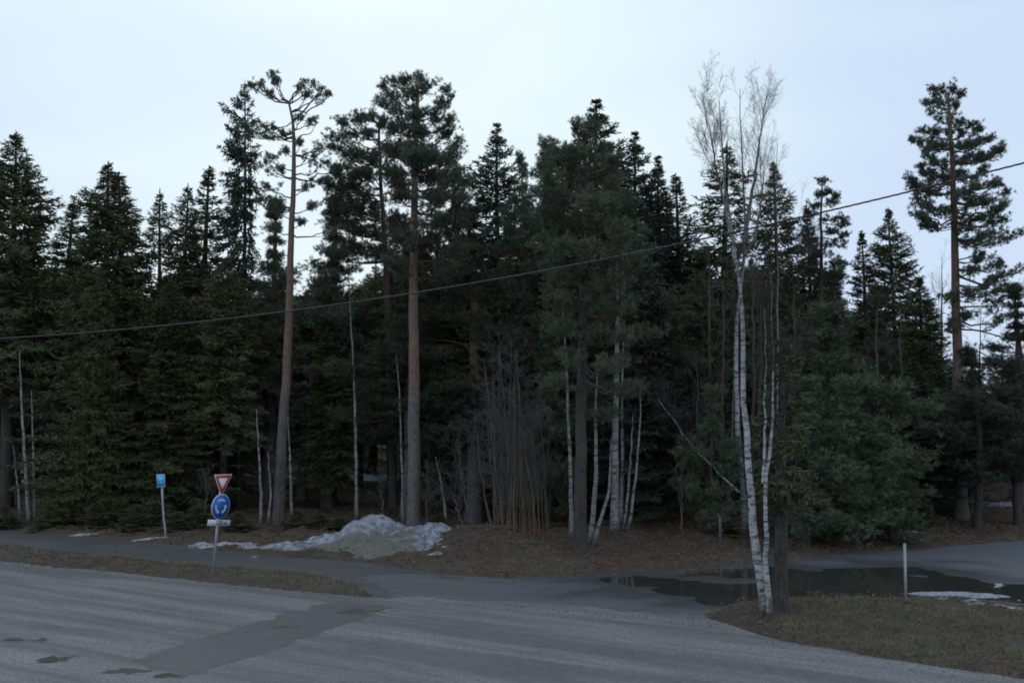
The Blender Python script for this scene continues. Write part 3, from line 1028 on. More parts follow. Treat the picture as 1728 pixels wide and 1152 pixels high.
def bare_tree(name, base, stems, rng, label, cat, group=None, stem_mat="birch", k1=10, k2=6, k3=5, L1=2.2, ang=0.7, up=0.35, droop=-0.15, t0=0.3, sides=9, l3=0.22, rmin=0.0019, wob=0.02):
    """stems: list of (control points in world, r0, r1); the crown is fine twigs"""
    base = np.asarray(base, float)
    root = empty(name, base, 0, label, cat, group)
    for pts, r0, r1 in stems:
        mb = MB()
        n = 18
        P = jit_path(np.asarray(pts) - base, rng, wob, n)
        s = np.linspace(0, 1, n)
        rad = r0 * (1 - s) ** (1.15 if len(stems) > 1 else 0.9) + r1
        if np.linalg.norm(P[0][:2]) < 0.4:
            rad[0] *= 1.35; rad[1] *= 1.08
        tubes(mb, P, rad, sides)
        mb.build("trunk" if r0 > 0.03 else "stem", M[stem_mat], root, True)
        st_list = (P[None], rad[None])
        tw = MB()
        C1, R1 = grow(P[None], rad[None], k1, 1.0, ang, up, rng, 6, t0, 1.0, lenabs=np.full(k1, L1))
        tubes(tw, C1, R1, 4)
        C2, R2 = grow(C1, R1, k2, 0.45, 0.6, 0.15, rng, 5, 0.25, 1.0, rmin=rmin)
        tubes(tw, C2, R2, 3)
        if k3:
            C3, R3 = grow(C2, R2, k3, 0.5, 0.55, droop, rng, 4, 0.2, 1.0, rmin=rmin * 0.85)
            tubes(tw, C3, R3, 3)
            C4, R4 = grow(C1, R1, k3, l3, 0.6, droop, rng, 4, 0.5, 1.0, rmin=rmin * 0.85)
            tubes(tw, C4, R4, 3)
        tw.build("crown", M["birch_twig"] if stem_mat.startswith("birch") else M["dead_branch"], root)
    return root


# ------------------------------------------------------------------ tree variants
SPR = {
    "broad": spruce_meshes(14, 2.4, 0.5, 1, 1.0, 0.05),
    "skirt": spruce_meshes(14, 2.6, 0.3, 2, 1.05, 0.0, 0.5, 0.7),
    "narrow": spruce_meshes(14, 1.7, 1.2, 3, 1.0, 0.08, 0.6, 0.6),
    "open": spruce_meshes(14, 2.0, 2.4, 4, 0.8, 0.30, 0.6, 0.8),
    "high": spruce_meshes(14, 2.3, 4.2, 12, 1.0, 0.08),
    "blue": spruce_meshes(14, 2.1, 1.0, 5, 1.0, 0.08, 0.5, 0.5, "spruce_blue"),
    "dim": spruce_meshes(14, 2.2, 2.0, 6, 0.7, 0.12, 0.6, 0.6, "spruce"),
    "young": spruce_meshes(3.0, 1.0, 0.05, 8, 1.3, 0.0, 0.15, 0.1, "spruce", taper=0.9, spacing=0.22),
}
PIN = {
    "tall": pine_generic(21, 14, 6.5, 2.3),
    "full": pine_generic(22, 14, 4.0, 2.5, 0.4),
    "thin": pine_generic(23, 14, 8.0, 1.8),
    "young": pine_generic(24, 6, 0.6, 1.5, 0.5, 1.0, "pine_olive", "pine_bark_dark"),
}
W0 = {"high": 2.3, "broad": 2.4, "skirt": 2.6, "narrow": 1.7, "open": 2.0, "blue": 2.1, "dim": 2.2, "young": 1.0}
PW0 = {"tall": 2.3, "full": 2.5, "thin": 1.8, "young": 1.5}
H0 = {"young": 3.0}


def put(kind, var, px, top_py, Y, half_px, rz, label, cat, group=None, name=None, zoff=0.0):
    meshes = (SPR if kind == 's' else PIN)[var]
    hn = (3.0 if kind == 's' else 6.0) if var == "young" else H0.get(var, 14.0)
    wn_ = (W0 if kind == 's' else PW0)[var]
    top = at(px, top_py, Y)
    x = top[0]
    zg = hz(x, Y) - 0.06
    hh = top[2] - zg
    w = 1.5 * half_px / pxm(Y)
    root = empty(name or ("spruce_tree" if kind == 's' else "pine_tree"), (x, Y, zg), rz, label, cat, group)
    sxy = w / wn_
    root.scale = (sxy, sxy, hh / hn)
    link("trunk", meshes[0], root); link("crown", meshes[1], root)
    return root


rngp = np.random.RandomState(99)
heroes = [
    # kind, variant, px, top py, Y, half width px, label
    ('s', "high", 28, 222, 40, 105, "tall broad dark spruce at the far left edge, taller than its neighbours"),
    ('s', "narrow", 122, 338, 47, 75, "short thin-topped spruce in the dip between two tall left spruces"),
    ('s', "skirt", 180, 272, 38, 118, "full spruce with skirts to the ground, left one of a twin-topped pair"),
    ('s', "narrow", 203, 290, 40, 95, "slim spruce forming the lower right tip of the twin-topped pair"),
    ('s', "open", 272, 318, 45, 62, "slender pointed spruce right of the twin-topped pair"),
    ('s', "open", 315, 308, 44, 68, "slender spruce with bushy tip, second right of the twin-topped pair"),
    ('s', "narrow", 352, 280, 43, 78, "spruce with a lopsided tip directly left of the tall drooping spruce"),
    ('s', "blue", 840, 208, 46, 85, "pointed spruce alone in the notch between the big pine and the central clump"),
    ('s', "blue", 1009, 168, 38, 118, "tallest spruce, thin leader rising from the central clump"),
    ('s', "blue", 1073, 222, 42, 82, "spruce with feathery tip just right of the tallest central spruce"),
    ('s', "blue", 1113, 262, 44, 75, "spruce tip between the feathery spruce and the last small spire"),
    ('s', "narrow", 1141, 292, 46, 70, "small narrow spire at the right end of the central clump"),
    ('s', "open", 1222, 240, 42, 92, "dark open spruce standing behind the crowns of the white birches"),
    ('s', "dim", 1306, 272, 43, 75, "dark spruce behind the single thin birch, right of the white birches"),
    ('s', "narrow", 1362, 345, 45, 48, "low dark spruce tucked left of the gappy flat-branched tree"),
    ('s', "broad", 1502, 350, 44, 68, "pointed dark spruce left of the tall lone pine"),
    ('s', "narrow", 1455, 388, 45, 48, "small thin spruce left of the pointed dark spruce"),
    ('s', "broad", 1552, 465, 38, 72, "lower spruce leaning its dark edge towards the lone pine trunk"),
    ('s', "dim", 935, 330, 45, 70, "dim spruce filling the clump left of the tallest central spruce"),
    ('s', "skirt", 168, 455, 36.5, 62, "green-sided spruce with low branches behind the left path edge"),
    ('s', "skirt", 290, 470, 37.5, 95, "green spruce sweeping to the ground behind the light blue sign"),
    ('s', "high", 385, 430, 38, 72, "olive spruce behind the yield sign with bare lower trunk"),
    ('s', "dim", 560, 500, 40, 70, "dim spruce behind the thin white birch near the snow heap"),
    ('s', "dim", 780, 430, 39, 85, "dim spruce right of the thickest pine trunk"),
    ('s', "blue", 1090, 430, 34, 85, "dark green spruce behind the pair of slim leaning birches"),
    ('s', "dim", 1180, 460, 37, 75, "dark spruce left of the white birches above the leaf litter"),
    ('s', "blue", 1545, 610, 36.5, 85, "blue-green low spruce beyond the marker post"),
    ('s', "narrow", 1312, 505, 21.4, 62, "dark-trunked spruce standing right beside the double white birch"),
]
for k, var, px, ty, Y, hw, lab in heroes:
    if "dark-trunked" in lab:
        continue
    put(k, var, px, ty, Y, hw, rngp.uniform(0, 6.28), lab, "spruce", "individual spruces of the forest edge")

pheroes = [
    ('p', "thin", 886, 262, 42, 38, "small round-topped pine in the gap left of the central clump"),
    ('p', "tall", 925, 240, 40, 70, "pine with tufted top at the left end of the central clump"),
    ('p', "full", 1180, 430, 44, 70, "pine crown filling the dark gap left of the white birches"),
    ('p', "full", 560, 330, 41, 80, "pine filling the gap between the crooked pine and the big crowns"),
    ('p', "full", 460, 335, 42, 75, "pine behind the crooked pine trunk, thin brownish crown"),
    ('p', "full", 800, 350, 37, 105, "dark pine crown merging with the right side of the biggest pine"),
    ('p', "full", 1400, 455, 39, 82, "dark pine behind the olive young pine, right of the thin birch"),
    ('p', "full", 1712, 480, 38, 75, "pine cut by the right edge of the view"),
    ('p', "full", 1470, 500, 40, 70, "dark pine below the pointed spruce"),
    ('p', "full", 1050, 330, 36, 100, "pine spreading in front of the tallest central spruce"),
    ('p', "full", 850, 480, 37, 80, "low dark pine above the tangle of bare alder stems"),
    ('p', "full", 690, 420, 38, 90, "pine crown low behind the two big bare trunks"),
]
for k, var, px, ty, Y, hw, lab in pheroes:
    put(k, var, px, ty, Y, hw, rngp.uniform(0, 6.28), lab, "pine", "individual pines of the forest edge")

PIN["low"] = pine_generic(26, 8, 2.3, 2.3, 0.45, 1.0, "pine", "dark_bark")
PW0["low"] = 2.3; H0["low"] = 8.0
put('p', "low", 1640, 592, 34.4, 80, 0.7, "low dark pine spreading before the middle of the lone tall pine's trunk", "pine", "individual pines of the forest edge")
put('p', "low", 1708, 610, 35.0, 72, 2.9, "low spreading pine right of the lone tall pine trunk", "pine", "individual pines of the forest edge")
youngs = [
    (1405, 520, 33, 95, "olive young pine catching light, right of the thin birch"),
    (1205, 655, 32, 42, "grey-green young pine left of the white birch trunks"),
    (1355, 640, 30.5, 62, "blue-green young pine right of the dark trunk"),
    (1440, 640, 31, 70, "bushy young pine behind the big puddle, widest of the low ones"),
    (1505, 760, 31.5, 52, "short young pine with pale tips beyond the marker post"),
    (925, 600, 35.5, 50, "young pine behind the bare alder stems"),
    (1015, 600, 37, 55, "young pine behind the thick dark trunk"),
]
for px, ty, Y, hw, lab in youngs:
    put('p', "young", px, ty, Y, hw, rngp.uniform(0, 6.28), lab, "pine", "young pines at the forest edge", "young_pine")
SPR["bare_foot"] = spruce_meshes(6.2, 0.8, 2.4, 51, 1.0, 0.25, 0.5, 0.5, "spruce", "dark_bark", r0=0.105)
H0["bare_foot"] = 6.2; W0["bare_foot"] = 0.8
dk = put('s', "bare_foot", 1312, 560, 21.2, 60, 1.0, "dark-trunked conifer stump-like at the foot, right beside the double white birch", "spruce", None)

def where(px):
    for lim_, w_ in ((90, "the left edge birches"), (230, "the twin-topped spruce pair"), (330, "the light blue sign"), (430, "the yield sign"), (540, "the crooked pine"), (660, "the snow heap"), (780, "the thickest pine"), (920, "the bare alder thicket"), (1060, "the broad dark corner pine"), (1190, "the slim leaning birch pair"), (1290, "the forked front birch"), (1430, "the single thin birch"), (1560, "the marker post")):
        if px < lim_:
            return w_
    return "the lone tall pine"


# low spruce saplings along the path edge
saps = [(10, 852, 35.5), (82, 850, 35), (118, 840, 35.5), (165, 846, 34.8), (205, 838, 35.5), (232, 850, 34.2), (262, 845, 35.2), (300, 862, 33.6), (335, 852, 34.4), (400, 862, 33.8), (500, 858, 34.2), (540, 865, 34.0), (575, 872, 33.6), (740, 868, 33.5), (1370, 850, 32), (1420, 860, 32), (1470, 850, 32.4), (1560, 850, 34), (1225, 870, 32)]
for i, (px, ty, Y) in enumerate(saps):
    put('s', "young", px, ty, Y, 26 + 8 * rngp.rand(), rngp.uniform(0, 6.28), "low bushy spruce sapling at the forest foot by " + where(px), "sapling", "low spruce saplings along the forest edge", "spruce_sapling")

# depth of the forest
SKY = np.array([(-200, 400), (0, 400), (100, 425), (200, 440), (250, 450), (340, 430), (450, 450), (520, 470), (600, 430), (700, 390), (790, 400), (880, 410), (950, 340), (1060, 360), (1150, 420), (1200, 440), (1300, 410), (1400, 460), (1450, 490), (1530, 540), (1600, 600), (1660, 690), (1740, 640), (1900, 560)], float)
rf = np.random.RandomState(5)


def depth_label(kind, px, Y):
    r_ = "near the front" if Y < 46 else ("in the middle rows" if Y < 60 else "in the farthest rows")
    return "dark %s %s of the forest, behind %s" % (kind, r_, where(px))


row = 0
for Y, stp in ((43, 82), (48, 74), (54, 74), (62, 72), (72, 70), (86, 68), (102, 62)):
    row += 1
    px = -60 + rf.uniform(0, stp)
    while px < 1800:
        yy = Y + rf.uniform(-2.2, 2.2)
        p_ = px + rf.uniform(-14, 14)
        lim = np.interp(p_, SKY[:, 0], SKY[:, 1])
        top = lim + rf.uniform(-5, 60) + (0 if Y < 60 else 10)
        if Y < 60 and 1590 < p_ < 1730 and rf.rand() < 0.7:
            px += stp; continue
        if rf.rand() < 0.72:
            v = ["broad", "narrow", "open", "blue", "dim"][rf.randint(5)]
            if yy < 58 and (p_ < 120 or 380 < p_ < 740):
                v = "high"
            put('s', v, p_, top, yy, rf.uniform(48, 78) * min(1.0, 62 / Y + 0.15), rf.uniform(0, 6.28), depth_label("spruce", p_, yy), "spruce", "spruces in the depth of the forest")
        else:
            v = ["tall", "full", "thin"][rf.randint(3)]
            put('p', v, p_, top, yy, rf.uniform(48, 78) * min(1.0, 62 / Y + 0.15), rf.uniform(0, 6.28), depth_label("pine", p_, yy), "pine", "pines in the depth of the forest")
        px += stp * rf.uniform(0.75, 1.25)


# ------------------------------------------------------------------ hero pines
def pine_hero(Y, trunk_px, r0, r1, clumps, label, seed, bark="pine_bark", needle="pine", depth=0.6, extra=None, dens=1.0, per=15, fat=1.15, front=0, tl=0.125, fz=1.0):
    """trunk_px: base to top in pixels at distance Y; clumps (px, py, rx_px, rz_px, attach py)"""
    rng = np.random.RandomState(seed)
    b0 = at(*trunk_px[0], Y)
    b0[2] = hz(b0[0], Y) - 0.05
    pts = [b0] + [at(a, b, Y) for a, b in trunk_px[1:]]
    pts = np.array(pts) - b0
    root = empty("pine_tree", b0, 0, label, "pine", "individual pines of the forest edge")
    tb = MB(); lb = MB(); lf = MB()
    n = 22
    P = jit_path(pts, rng, 0.012, n)
    s = np.linspace(0, 1, n)
    rad = r0 * (1 - s) ** 0.75 + r1
    rad[0] *= 1.3
    tubes(tb, P, rad, 14)
    K = pxm(Y)
    for cl in clumps:
        px, py, rx, rz, ap = cl[:5]
        dy = cl[5] if len(cl) > 5 else rng.normal(0, depth * 0.5)
        c = at(px, py, Y + dy) - b0
        za = (at(px, ap, Y) - b0)[2]
        za = min(za, P[-1, 2] - 0.05)
        b = np.array([np.interp(za, P[:, 2], P[:, 0]), np.interp(za, P[:, 2], P[:, 1]), za])
        clump(lb, lf, b, c, (rx / K * fat, max(0.35, rx / K * 0.8), rz / K * fat * fz), rng, 0.016 + 0.012 * np.linalg.norm(c - b), dens, per, tl=tl)
        for q in range(front if py > 235 else 0):
            d2 = dy + rng.choice([-1, -1, 1]) * rng.uniform(0.5, 1.0) * depth
            c2 = at(px - (px - 864 - (b[0] + b0[0]) * K) * rng.uniform(0, 0.3), py + rng.uniform(2, 12), Y + d2) - b0
            clump(lb, lf, b, c2, (rx / K, max(0.4, rx / K * 0.8), rz / K), rng, 0.02, dens * 0.8, per, tl=tl)
    for lm in (extra or []):
        q = np.array([at(a, b, Y) for a, b in lm[0]]) - b0
        S = np.linspace(0, 1, 9)
        lmb = MB()
        tubes(lmb, jit_path(q, rng, 0.01, 9), lm[1] * 0.75 * (1.05 - 0.7 * S), 6)
        lmb.build("limb", M["branch"], root, True)
    tb.build("trunk", M[bark], root, True)
    lb.build("limbs", M["branch"], root, True)["kind"] = "stuff"
    lf.build("crown", M[needle], root)
    return root


M["pine_bark_p1"] = pine_bark("pine_bark_crooked", 4.5)
M["pine_bark_p3"] = pine_bark("pine_bark_thick", 5.0, 1.15)
# crooked pine with forked top
pine_hero(36.0, [(470, 885), (474, 780), (484, 620), (489, 500), (492, 380), (497, 270), (495, 205), (487, 172)], 0.175, 0.035,
    [(462, 127, 11, 8, 160), (440, 140, 12, 5, 175), (452, 156, 10, 4, 172), (466, 134, 8, 6, 165), (420, 140, 9, 5, 170),
     (505, 143, 17, 6, 176), (528, 140, 16, 6, 176), (540, 150, 12, 6, 190), (560, 158, 10, 5, 190), (520, 160, 8, 5, 190),
     (512, 196, 18, 8, 220), (527, 203, 12, 5, 220), (462, 215, 22, 8, 225), (438, 210, 25, 6, 225), (412, 212, 20, 6, 230), (400, 213, 16, 5, 230), (475, 222, 18, 6, 235), (455, 226, 22, 5, 238),
     (508, 240, 17, 7, 262), (540, 243, 22, 7, 262), (560, 247, 12, 5, 262), (478, 250, 14, 6, 265),
     (520, 262, 17, 7, 282), (545, 275, 22, 8, 295), (575, 280, 22, 8, 300), (462, 262, 22, 9, 290), (450, 275, 20, 12, 300), (470, 285, 18, 9, 305),
     (545, 303, 25, 9, 322), (520, 315, 22, 8, 330), (455, 312, 24, 10, 335), (440, 335, 26, 10, 350), (530, 345, 30, 10, 360), (470, 350, 24, 9, 370), (515, 372, 30, 9, 385), (455, 385, 30, 10, 395), (560, 385, 26, 9, 395)],
    "crooked pine with forked flat-topped crown and bare orange trunk, left of the big pines", 31, "pine_bark_p1", "pine", 0.8,
    [([(487, 174), (498, 155), (510, 146)], 0.05), ([(494, 205), (515, 185), (530, 165), (545, 160)], 0.055), ([(484, 172), (470, 160), (474, 136)], 0.03), ([(484, 172), (465, 166), (447, 165)], 0.025), ([(500, 240), (508, 228), (524, 226), (532, 212)], 0.035), ([(495, 205), (480, 215), (460, 215), (440, 225)], 0.03)], 1.15, fat=1.12, fz=0.5, tl=0.08)

# dark pine behind, left of the big one
pine_hero(40.0, [(664, 875), (660, 700), (655, 520), (649, 400), (642, 300), (640, 205)], 0.15, 0.04,
    [(578, 205, 16, 9, 235), (600, 198, 22, 9, 225), (630, 195, 18, 9, 215), (560, 228, 16, 9, 255), (590, 225, 26, 9, 250), (620, 222, 20, 8, 240),
     (575, 250, 22, 8, 280), (605, 255, 25, 9, 280), (630, 262, 16, 8, 285), (560, 282, 20, 9, 330), (590, 285, 26, 9, 320), (618, 290, 20, 9, 320), (548, 305, 20, 7, 340), (575, 312, 24, 8, 345), (605, 318, 22, 9, 350),
     (570, 342, 26, 9, 370), (600, 345, 26, 9, 375), (630, 350, 18, 9, 380), (560, 370, 26, 10, 395), (595, 378, 28, 10, 405), (625, 385, 22, 10, 410), (665, 215, 22, 12, 240), (672, 250, 24, 12, 280), (680, 300, 26, 12, 330), (590, 410, 34, 12, 430), (640, 420, 30, 12, 440), (550, 420, 28, 10, 440), (680, 380, 30, 14, 400)],
    "dark slim pine with ragged crown directly left of the thickest pine", 32, "pine_bark_dark", "pine", 1.2,
    [([(649, 345), (625, 332), (600, 325), (560, 330)], 0.04), ([(645, 320), (625, 290), (612, 280)], 0.035)], 1.0, front=2, fat=1.25)

# the thickest pine
pine_hero(35.0, [(698, 892), (699, 780), (699, 640), (698, 500), (698, 400), (700, 300), (703, 200), (705, 135)], 0.205, 0.045,
    [(640, 142, 14, 8, 180), (662, 135, 18, 9, 170), (685, 132, 16, 9, 165), (708, 128, 15, 8, 160), (722, 142, 16, 9, 175), (655, 160, 20, 9, 200), (690, 158, 24, 10, 190), (645, 178, 18, 9, 210), (675, 185, 24, 10, 210),
     (755, 152, 9, 9, 195), (762, 165, 8, 8, 195), (748, 178, 12, 8, 205), (738, 200, 18, 10, 225), (765, 200, 16, 10, 230), (710, 190, 22, 10, 215), (640, 205, 22, 10, 230), (680, 215, 30, 12, 240), (720, 225, 28, 12, 250), (755, 225, 24, 12, 250), (775, 235, 14, 10, 260),
     (660, 250, 28, 13, 275), (700, 255, 32, 14, 280), (740, 258, 30, 14, 285), (772, 262, 18, 12, 290), (655, 290, 28, 13, 310), (735, 292, 36, 15, 320), (775, 290, 20, 12, 320), (795, 300, 10, 9, 330),
     (670, 325, 30, 14, 350), (745, 330, 40, 15, 360), (785, 330, 20, 12, 360), (660, 365, 28, 12, 390), (745, 370, 42, 15, 395), (790, 370, 26, 12, 400), (670, 400, 28, 12, 420), (740, 405, 38, 14, 430), (780, 415, 30, 14, 440), (702, 158, 13, 8, 175, -0.7), (700, 190, 14, 9, 205, -0.8), (706, 220, 16, 10, 235, -0.9), (697, 246, 16, 10, 260, -0.8), (704, 272, 15, 9, 285, -0.8), (690, 400, 18, 8, 415, -0.9), (720, 440, 24, 12, 450), (660, 440, 24, 12, 460), (760, 450, 34, 14, 470)],
    "thickest pine with bare reddish trunk and huge crown, right behind the snow heap", 33, "pine_bark_p3", "pine", 1.8,
    [([(699, 315), (672, 305), (650, 312)], 0.04), ([(700, 350), (720, 345), (738, 335)], 0.05)], 1.0, front=2, fat=1.15)

# thick dark-barked pine at the right foot of the bare stems
pine_hero(28.6, [(978, 943), (979, 860), (980, 760), (983, 600), (985, 450), (988, 330), (985, 215)], 0.165, 0.03,
    [(968, 213, 14, 9, 240), (985, 225, 20, 11, 250), (1000, 215, 22, 12, 240), (945, 260, 20, 14, 290), (925, 262, 14, 12, 300), (965, 255, 24, 12, 280), (1010, 250, 28, 13, 280), (1035, 265, 18, 12, 295), (920, 290, 26, 12, 320), (960, 290, 30, 13, 320), (1005, 290, 34, 13, 320), (1040, 300, 22, 12, 330),
     (905, 320, 22, 11, 350), (945, 330, 34, 13, 360), (1000, 335, 36, 14, 370), (1045, 340, 26, 12, 370), (910, 360, 30, 12, 390), (960, 370, 38, 14, 400), (1020, 375, 38, 14, 405), (1070, 380, 28, 12, 420), (920, 405, 34, 13, 430), (980, 415, 40, 14, 440), (1040, 420, 36, 14, 450), (1085, 430, 26, 12, 450), (925, 450, 36, 13, 470), (990, 460, 40, 14, 480), (1050, 465, 38, 14, 490), (930, 500, 36, 12, 520), (1000, 505, 38, 13, 530), (1065, 510, 34, 12, 530), (940, 550, 30, 12, 560), (1020, 555, 34, 13, 580), (960, 600, 26, 11, 620), (1040, 610, 36, 12, 620), (1090, 560, 32, 12, 560), (1075, 650, 32, 12, 640), (930, 640, 24, 10, 650), (1020, 690, 32, 10, 690)],
    "broad dark pine with thick grey trunk at the forest corner by the puddles", 34, "dark_bark", "pine", 1.6, None, 0.9, front=2, fat=1.25)

# sparse flat-branched tree
pine_hero(42.0, [(1384, 885), (1385, 700), (1386, 500), (1386, 380), (1386, 300)], 0.15, 0.02,
    [(1386, 305, 9, 8, 315), (1380, 328, 10, 5, 330), (1396, 326, 10, 5, 330), (1374, 345, 12, 4, 345), (1402, 340, 12, 4, 348), (1412, 330, 5, 4, 345), (1372, 362, 16, 5, 362), (1402, 368, 16, 5, 368), (1418, 370, 10, 7, 375), (1428, 378, 8, 7, 390), (1366, 385, 18, 6, 385), (1400, 390, 18, 6, 390), (1425, 398, 10, 5, 400), (1370, 405, 22, 7, 410), (1408, 412, 24, 7, 415), (1380, 430, 28, 9, 435), (1415, 445, 28, 10, 450), (1365, 455, 26, 10, 460), (1400, 475, 30, 12, 480)],
    "gappy tree with small flat tiered branches against the sky, left of the pointed spruce", 35, "dark_bark", "spruce_blue", 0.6, None, 0.9)

# lone tall pine at the right
M["pine_bark_p6"] = pine_bark("pine_bark_lone", 5.5, 0.9)
pine_hero(36.0, [(1622, 892), (1620, 760), (1616, 600), (1613, 480), (1610, 380), (1607, 260), (1600, 160)], 0.19, 0.04,
    [(1575, 155, 9, 7, 180), (1590, 150, 12, 7, 170), (1612, 150, 12, 8, 172), (1622, 158, 6, 7, 180), (1560, 172, 6, 5, 190), (1580, 172, 14, 8, 190), (1600, 172, 18, 9, 188), (1615, 180, 12, 7, 195), (1582, 192, 14, 7, 205), (1602, 200, 14, 8, 212), (1620, 207, 12, 7, 216), (1645, 208, 12, 6, 220),
     (1555, 218, 9, 6, 235), (1575, 222, 18, 7, 235), (1600, 222, 24, 8, 235), (1630, 222, 22, 8, 236), (1655, 218, 10, 7, 236), (1540, 235, 10, 4, 250), (1560, 238, 18, 6, 250), (1590, 242, 24, 8, 255), (1625, 243, 24, 8, 256), (1655, 238, 16, 7, 255), (1675, 232, 8, 7, 255), (1695, 246, 13, 6, 270), (1680, 254, 16, 6, 272), (1655, 262, 20, 8, 275), (1625, 265, 24, 8, 278), (1560, 258, 16, 5, 272), (1580, 270, 22, 7, 285), (1550, 280, 12, 5, 295), (1560, 292, 20, 7, 300), (1590, 297, 24, 8, 305), (1535, 298, 10, 6, 310), (1630, 290, 26, 9, 300), (1660, 285, 20, 8, 300), (1540, 312, 16, 6, 322), (1570, 316, 22, 7, 325), (1650, 310, 24, 7, 322), (1620, 322, 26, 8, 330), (1680, 305, 9, 6, 322), (1690, 325, 14, 7, 338), (1665, 330, 22, 8, 342), (1640, 342, 22, 7, 350), (1550, 335, 14, 6, 345), (1570, 345, 18, 6, 352), (1595, 350, 20, 6, 358), (1700, 345, 14, 6, 356), (1680, 355, 20, 7, 365), (1650, 366, 26, 7, 372), (1545, 360, 14, 5, 368), (1555, 370, 14, 6, 376), (1695, 368, 14, 5, 375), (1630, 380, 24, 7, 388), (1560, 378, 9, 4, 382), (1690, 392, 22, 6, 400), (1660, 395, 22, 6, 402), (1715, 395, 14, 6, 404), (1640, 405, 20, 6, 412),
     (1660, 430, 26, 8, 440), (1690, 440, 22, 8, 452), (1715, 455, 16, 8, 465), (1640, 455, 22, 8, 465), (1675, 470, 26, 8, 480), (1705, 482, 20, 8, 492), (1600, 498, 18, 7, 505), (1640, 490, 24, 8, 500), (1690, 505, 22, 8, 515), (1635, 530, 22, 7, 540), (1700, 530, 18, 8, 540), (1600, 545, 22, 8, 550)],
    "tall lone pine with layered crown rising against the open sky on the right", 36, "pine_bark_p6", "pine", 1.3,
    [([(1616, 555), (1650, 557), (1690, 568), (1712, 590)], 0.05), ([(1617, 588), (1650, 592), (1685, 612)], 0.045), ([(1614, 440), (1640, 432), (1670, 430)], 0.04)], 0.9, front=1, fat=1.1, tl=0.11)

# tall drooping spruce with one heavy side
rootS = at(415, 135, 42)
ms = spruce_meshes(14, 2.25, 4.6, 41, 0.9, 0.14, 1.15, 1.0, "spruce_blue", side=PI, taper=0.45, spacing=0.30)
zg = hz(rootS[0], 42) - 0.05
ds = empty("spruce_tree", (rootS[0], 42, zg), 0, "tall ragged spruce with drooping branches just left of the crooked pine", "spruce", "individual spruces of the forest edge")
ds.scale = (0.95, 0.95, (rootS[2] - zg) / 14)
link("trunk", ms[0], ds); link("crown", ms[1], ds)

# ------------------------------------------------------------------ birches
rb = np.random.RandomState(61)


def pth(L, Y, base=False):
    q = np.array([at(a, b, Y) for a, b in L])
    if base:
        q[0, 2] = hz(q[0, 0], Y) - 0.06
        q[0, 1] = Y
    return q


Yb = 20.6
b0 = at(1293, 1050, Yb); b0[2] = hz(b0[0], Yb) - 0.03
bare_tree("birch_tree", b0, [
    (pth([(1294, 1050), (1284, 990), (1276, 920), (1262, 800), (1256, 680), (1252, 560), (1244, 450), (1232, 350), (1222, 290), (1216, 225), (1213, 170)], Yb, True), 0.094, 0.006),
    (pth([(1300, 1048), (1296, 990), (1290, 900), (1288, 815), (1301, 745), (1304, 650), (1304, 590), (1303, 520), (1300, 460)], Yb - 0.25, True), 0.058, 0.005),
    (pth([(1288, 815), (1291, 740), (1290, 690), (1294, 600), (1290, 520)], Yb - 0.25), 0.028, 0.005),
    (pth([(1243, 445), (1228, 370), (1210, 290), (1198, 225), (1187, 165)], Yb), 0.040, 0.005),
], rb, "front birch with forked white trunks rooted on the grass plot, nearest tree of all", "birch", k1=24, k2=11, k3=7, L1=0.95, ang=0.48, up=0.5, t0=0.45, sides=14)
Yc = 32.5
b1 = at(1256, 905, Yc)
bare_tree("birch_tree", b1, [
    (pth([(1256, 905), (1250, 800), (1243, 700), (1241, 560), (1252, 470), (1258, 400), (1254, 300), (1250, 230), (1249, 150)], Yc, True), 0.105, 0.010),
    (pth([(1257, 410), (1266, 340), (1278, 270), (1287, 200), (1296, 160)], Yc), 0.07, 0.008),
    (pth([(1256, 430), (1275, 400), (1284, 340), (1290, 280)], Yc), 0.05, 0.008),
    (pth([(1247, 830), (1215, 800), (1170, 755), (1130, 700), (1110, 672)], Yc - 0.8), 0.032, 0.009),
], rb, "tall birch behind the front birch, with a pale limb leaning far out to the left", "birch", k1=24, k2=11, k3=7, L1=1.5, ang=0.5, up=0.5, t0=0.4, sides=12)
Yd = 33.5
b2 = at(1316, 905, Yd)
bare_tree("birch_tree", b2, [
    (pth([(1316, 905), (1315, 760), (1312, 600), (1312, 450), (1309, 350), (1310, 280), (1312, 240)], Yd, True), 0.070, 0.008),
    (pth([(1310, 455), (1335, 435), (1352, 415), (1370, 404)], Yd), 0.025, 0.006),
], rb, "single thin birch seen right of the forked white trunks, twiggy top against the sky", "birch", k1=26, k2=9, k3=6, L1=1.9, ang=0.65, up=0.25, t0=0.45, sides=10)

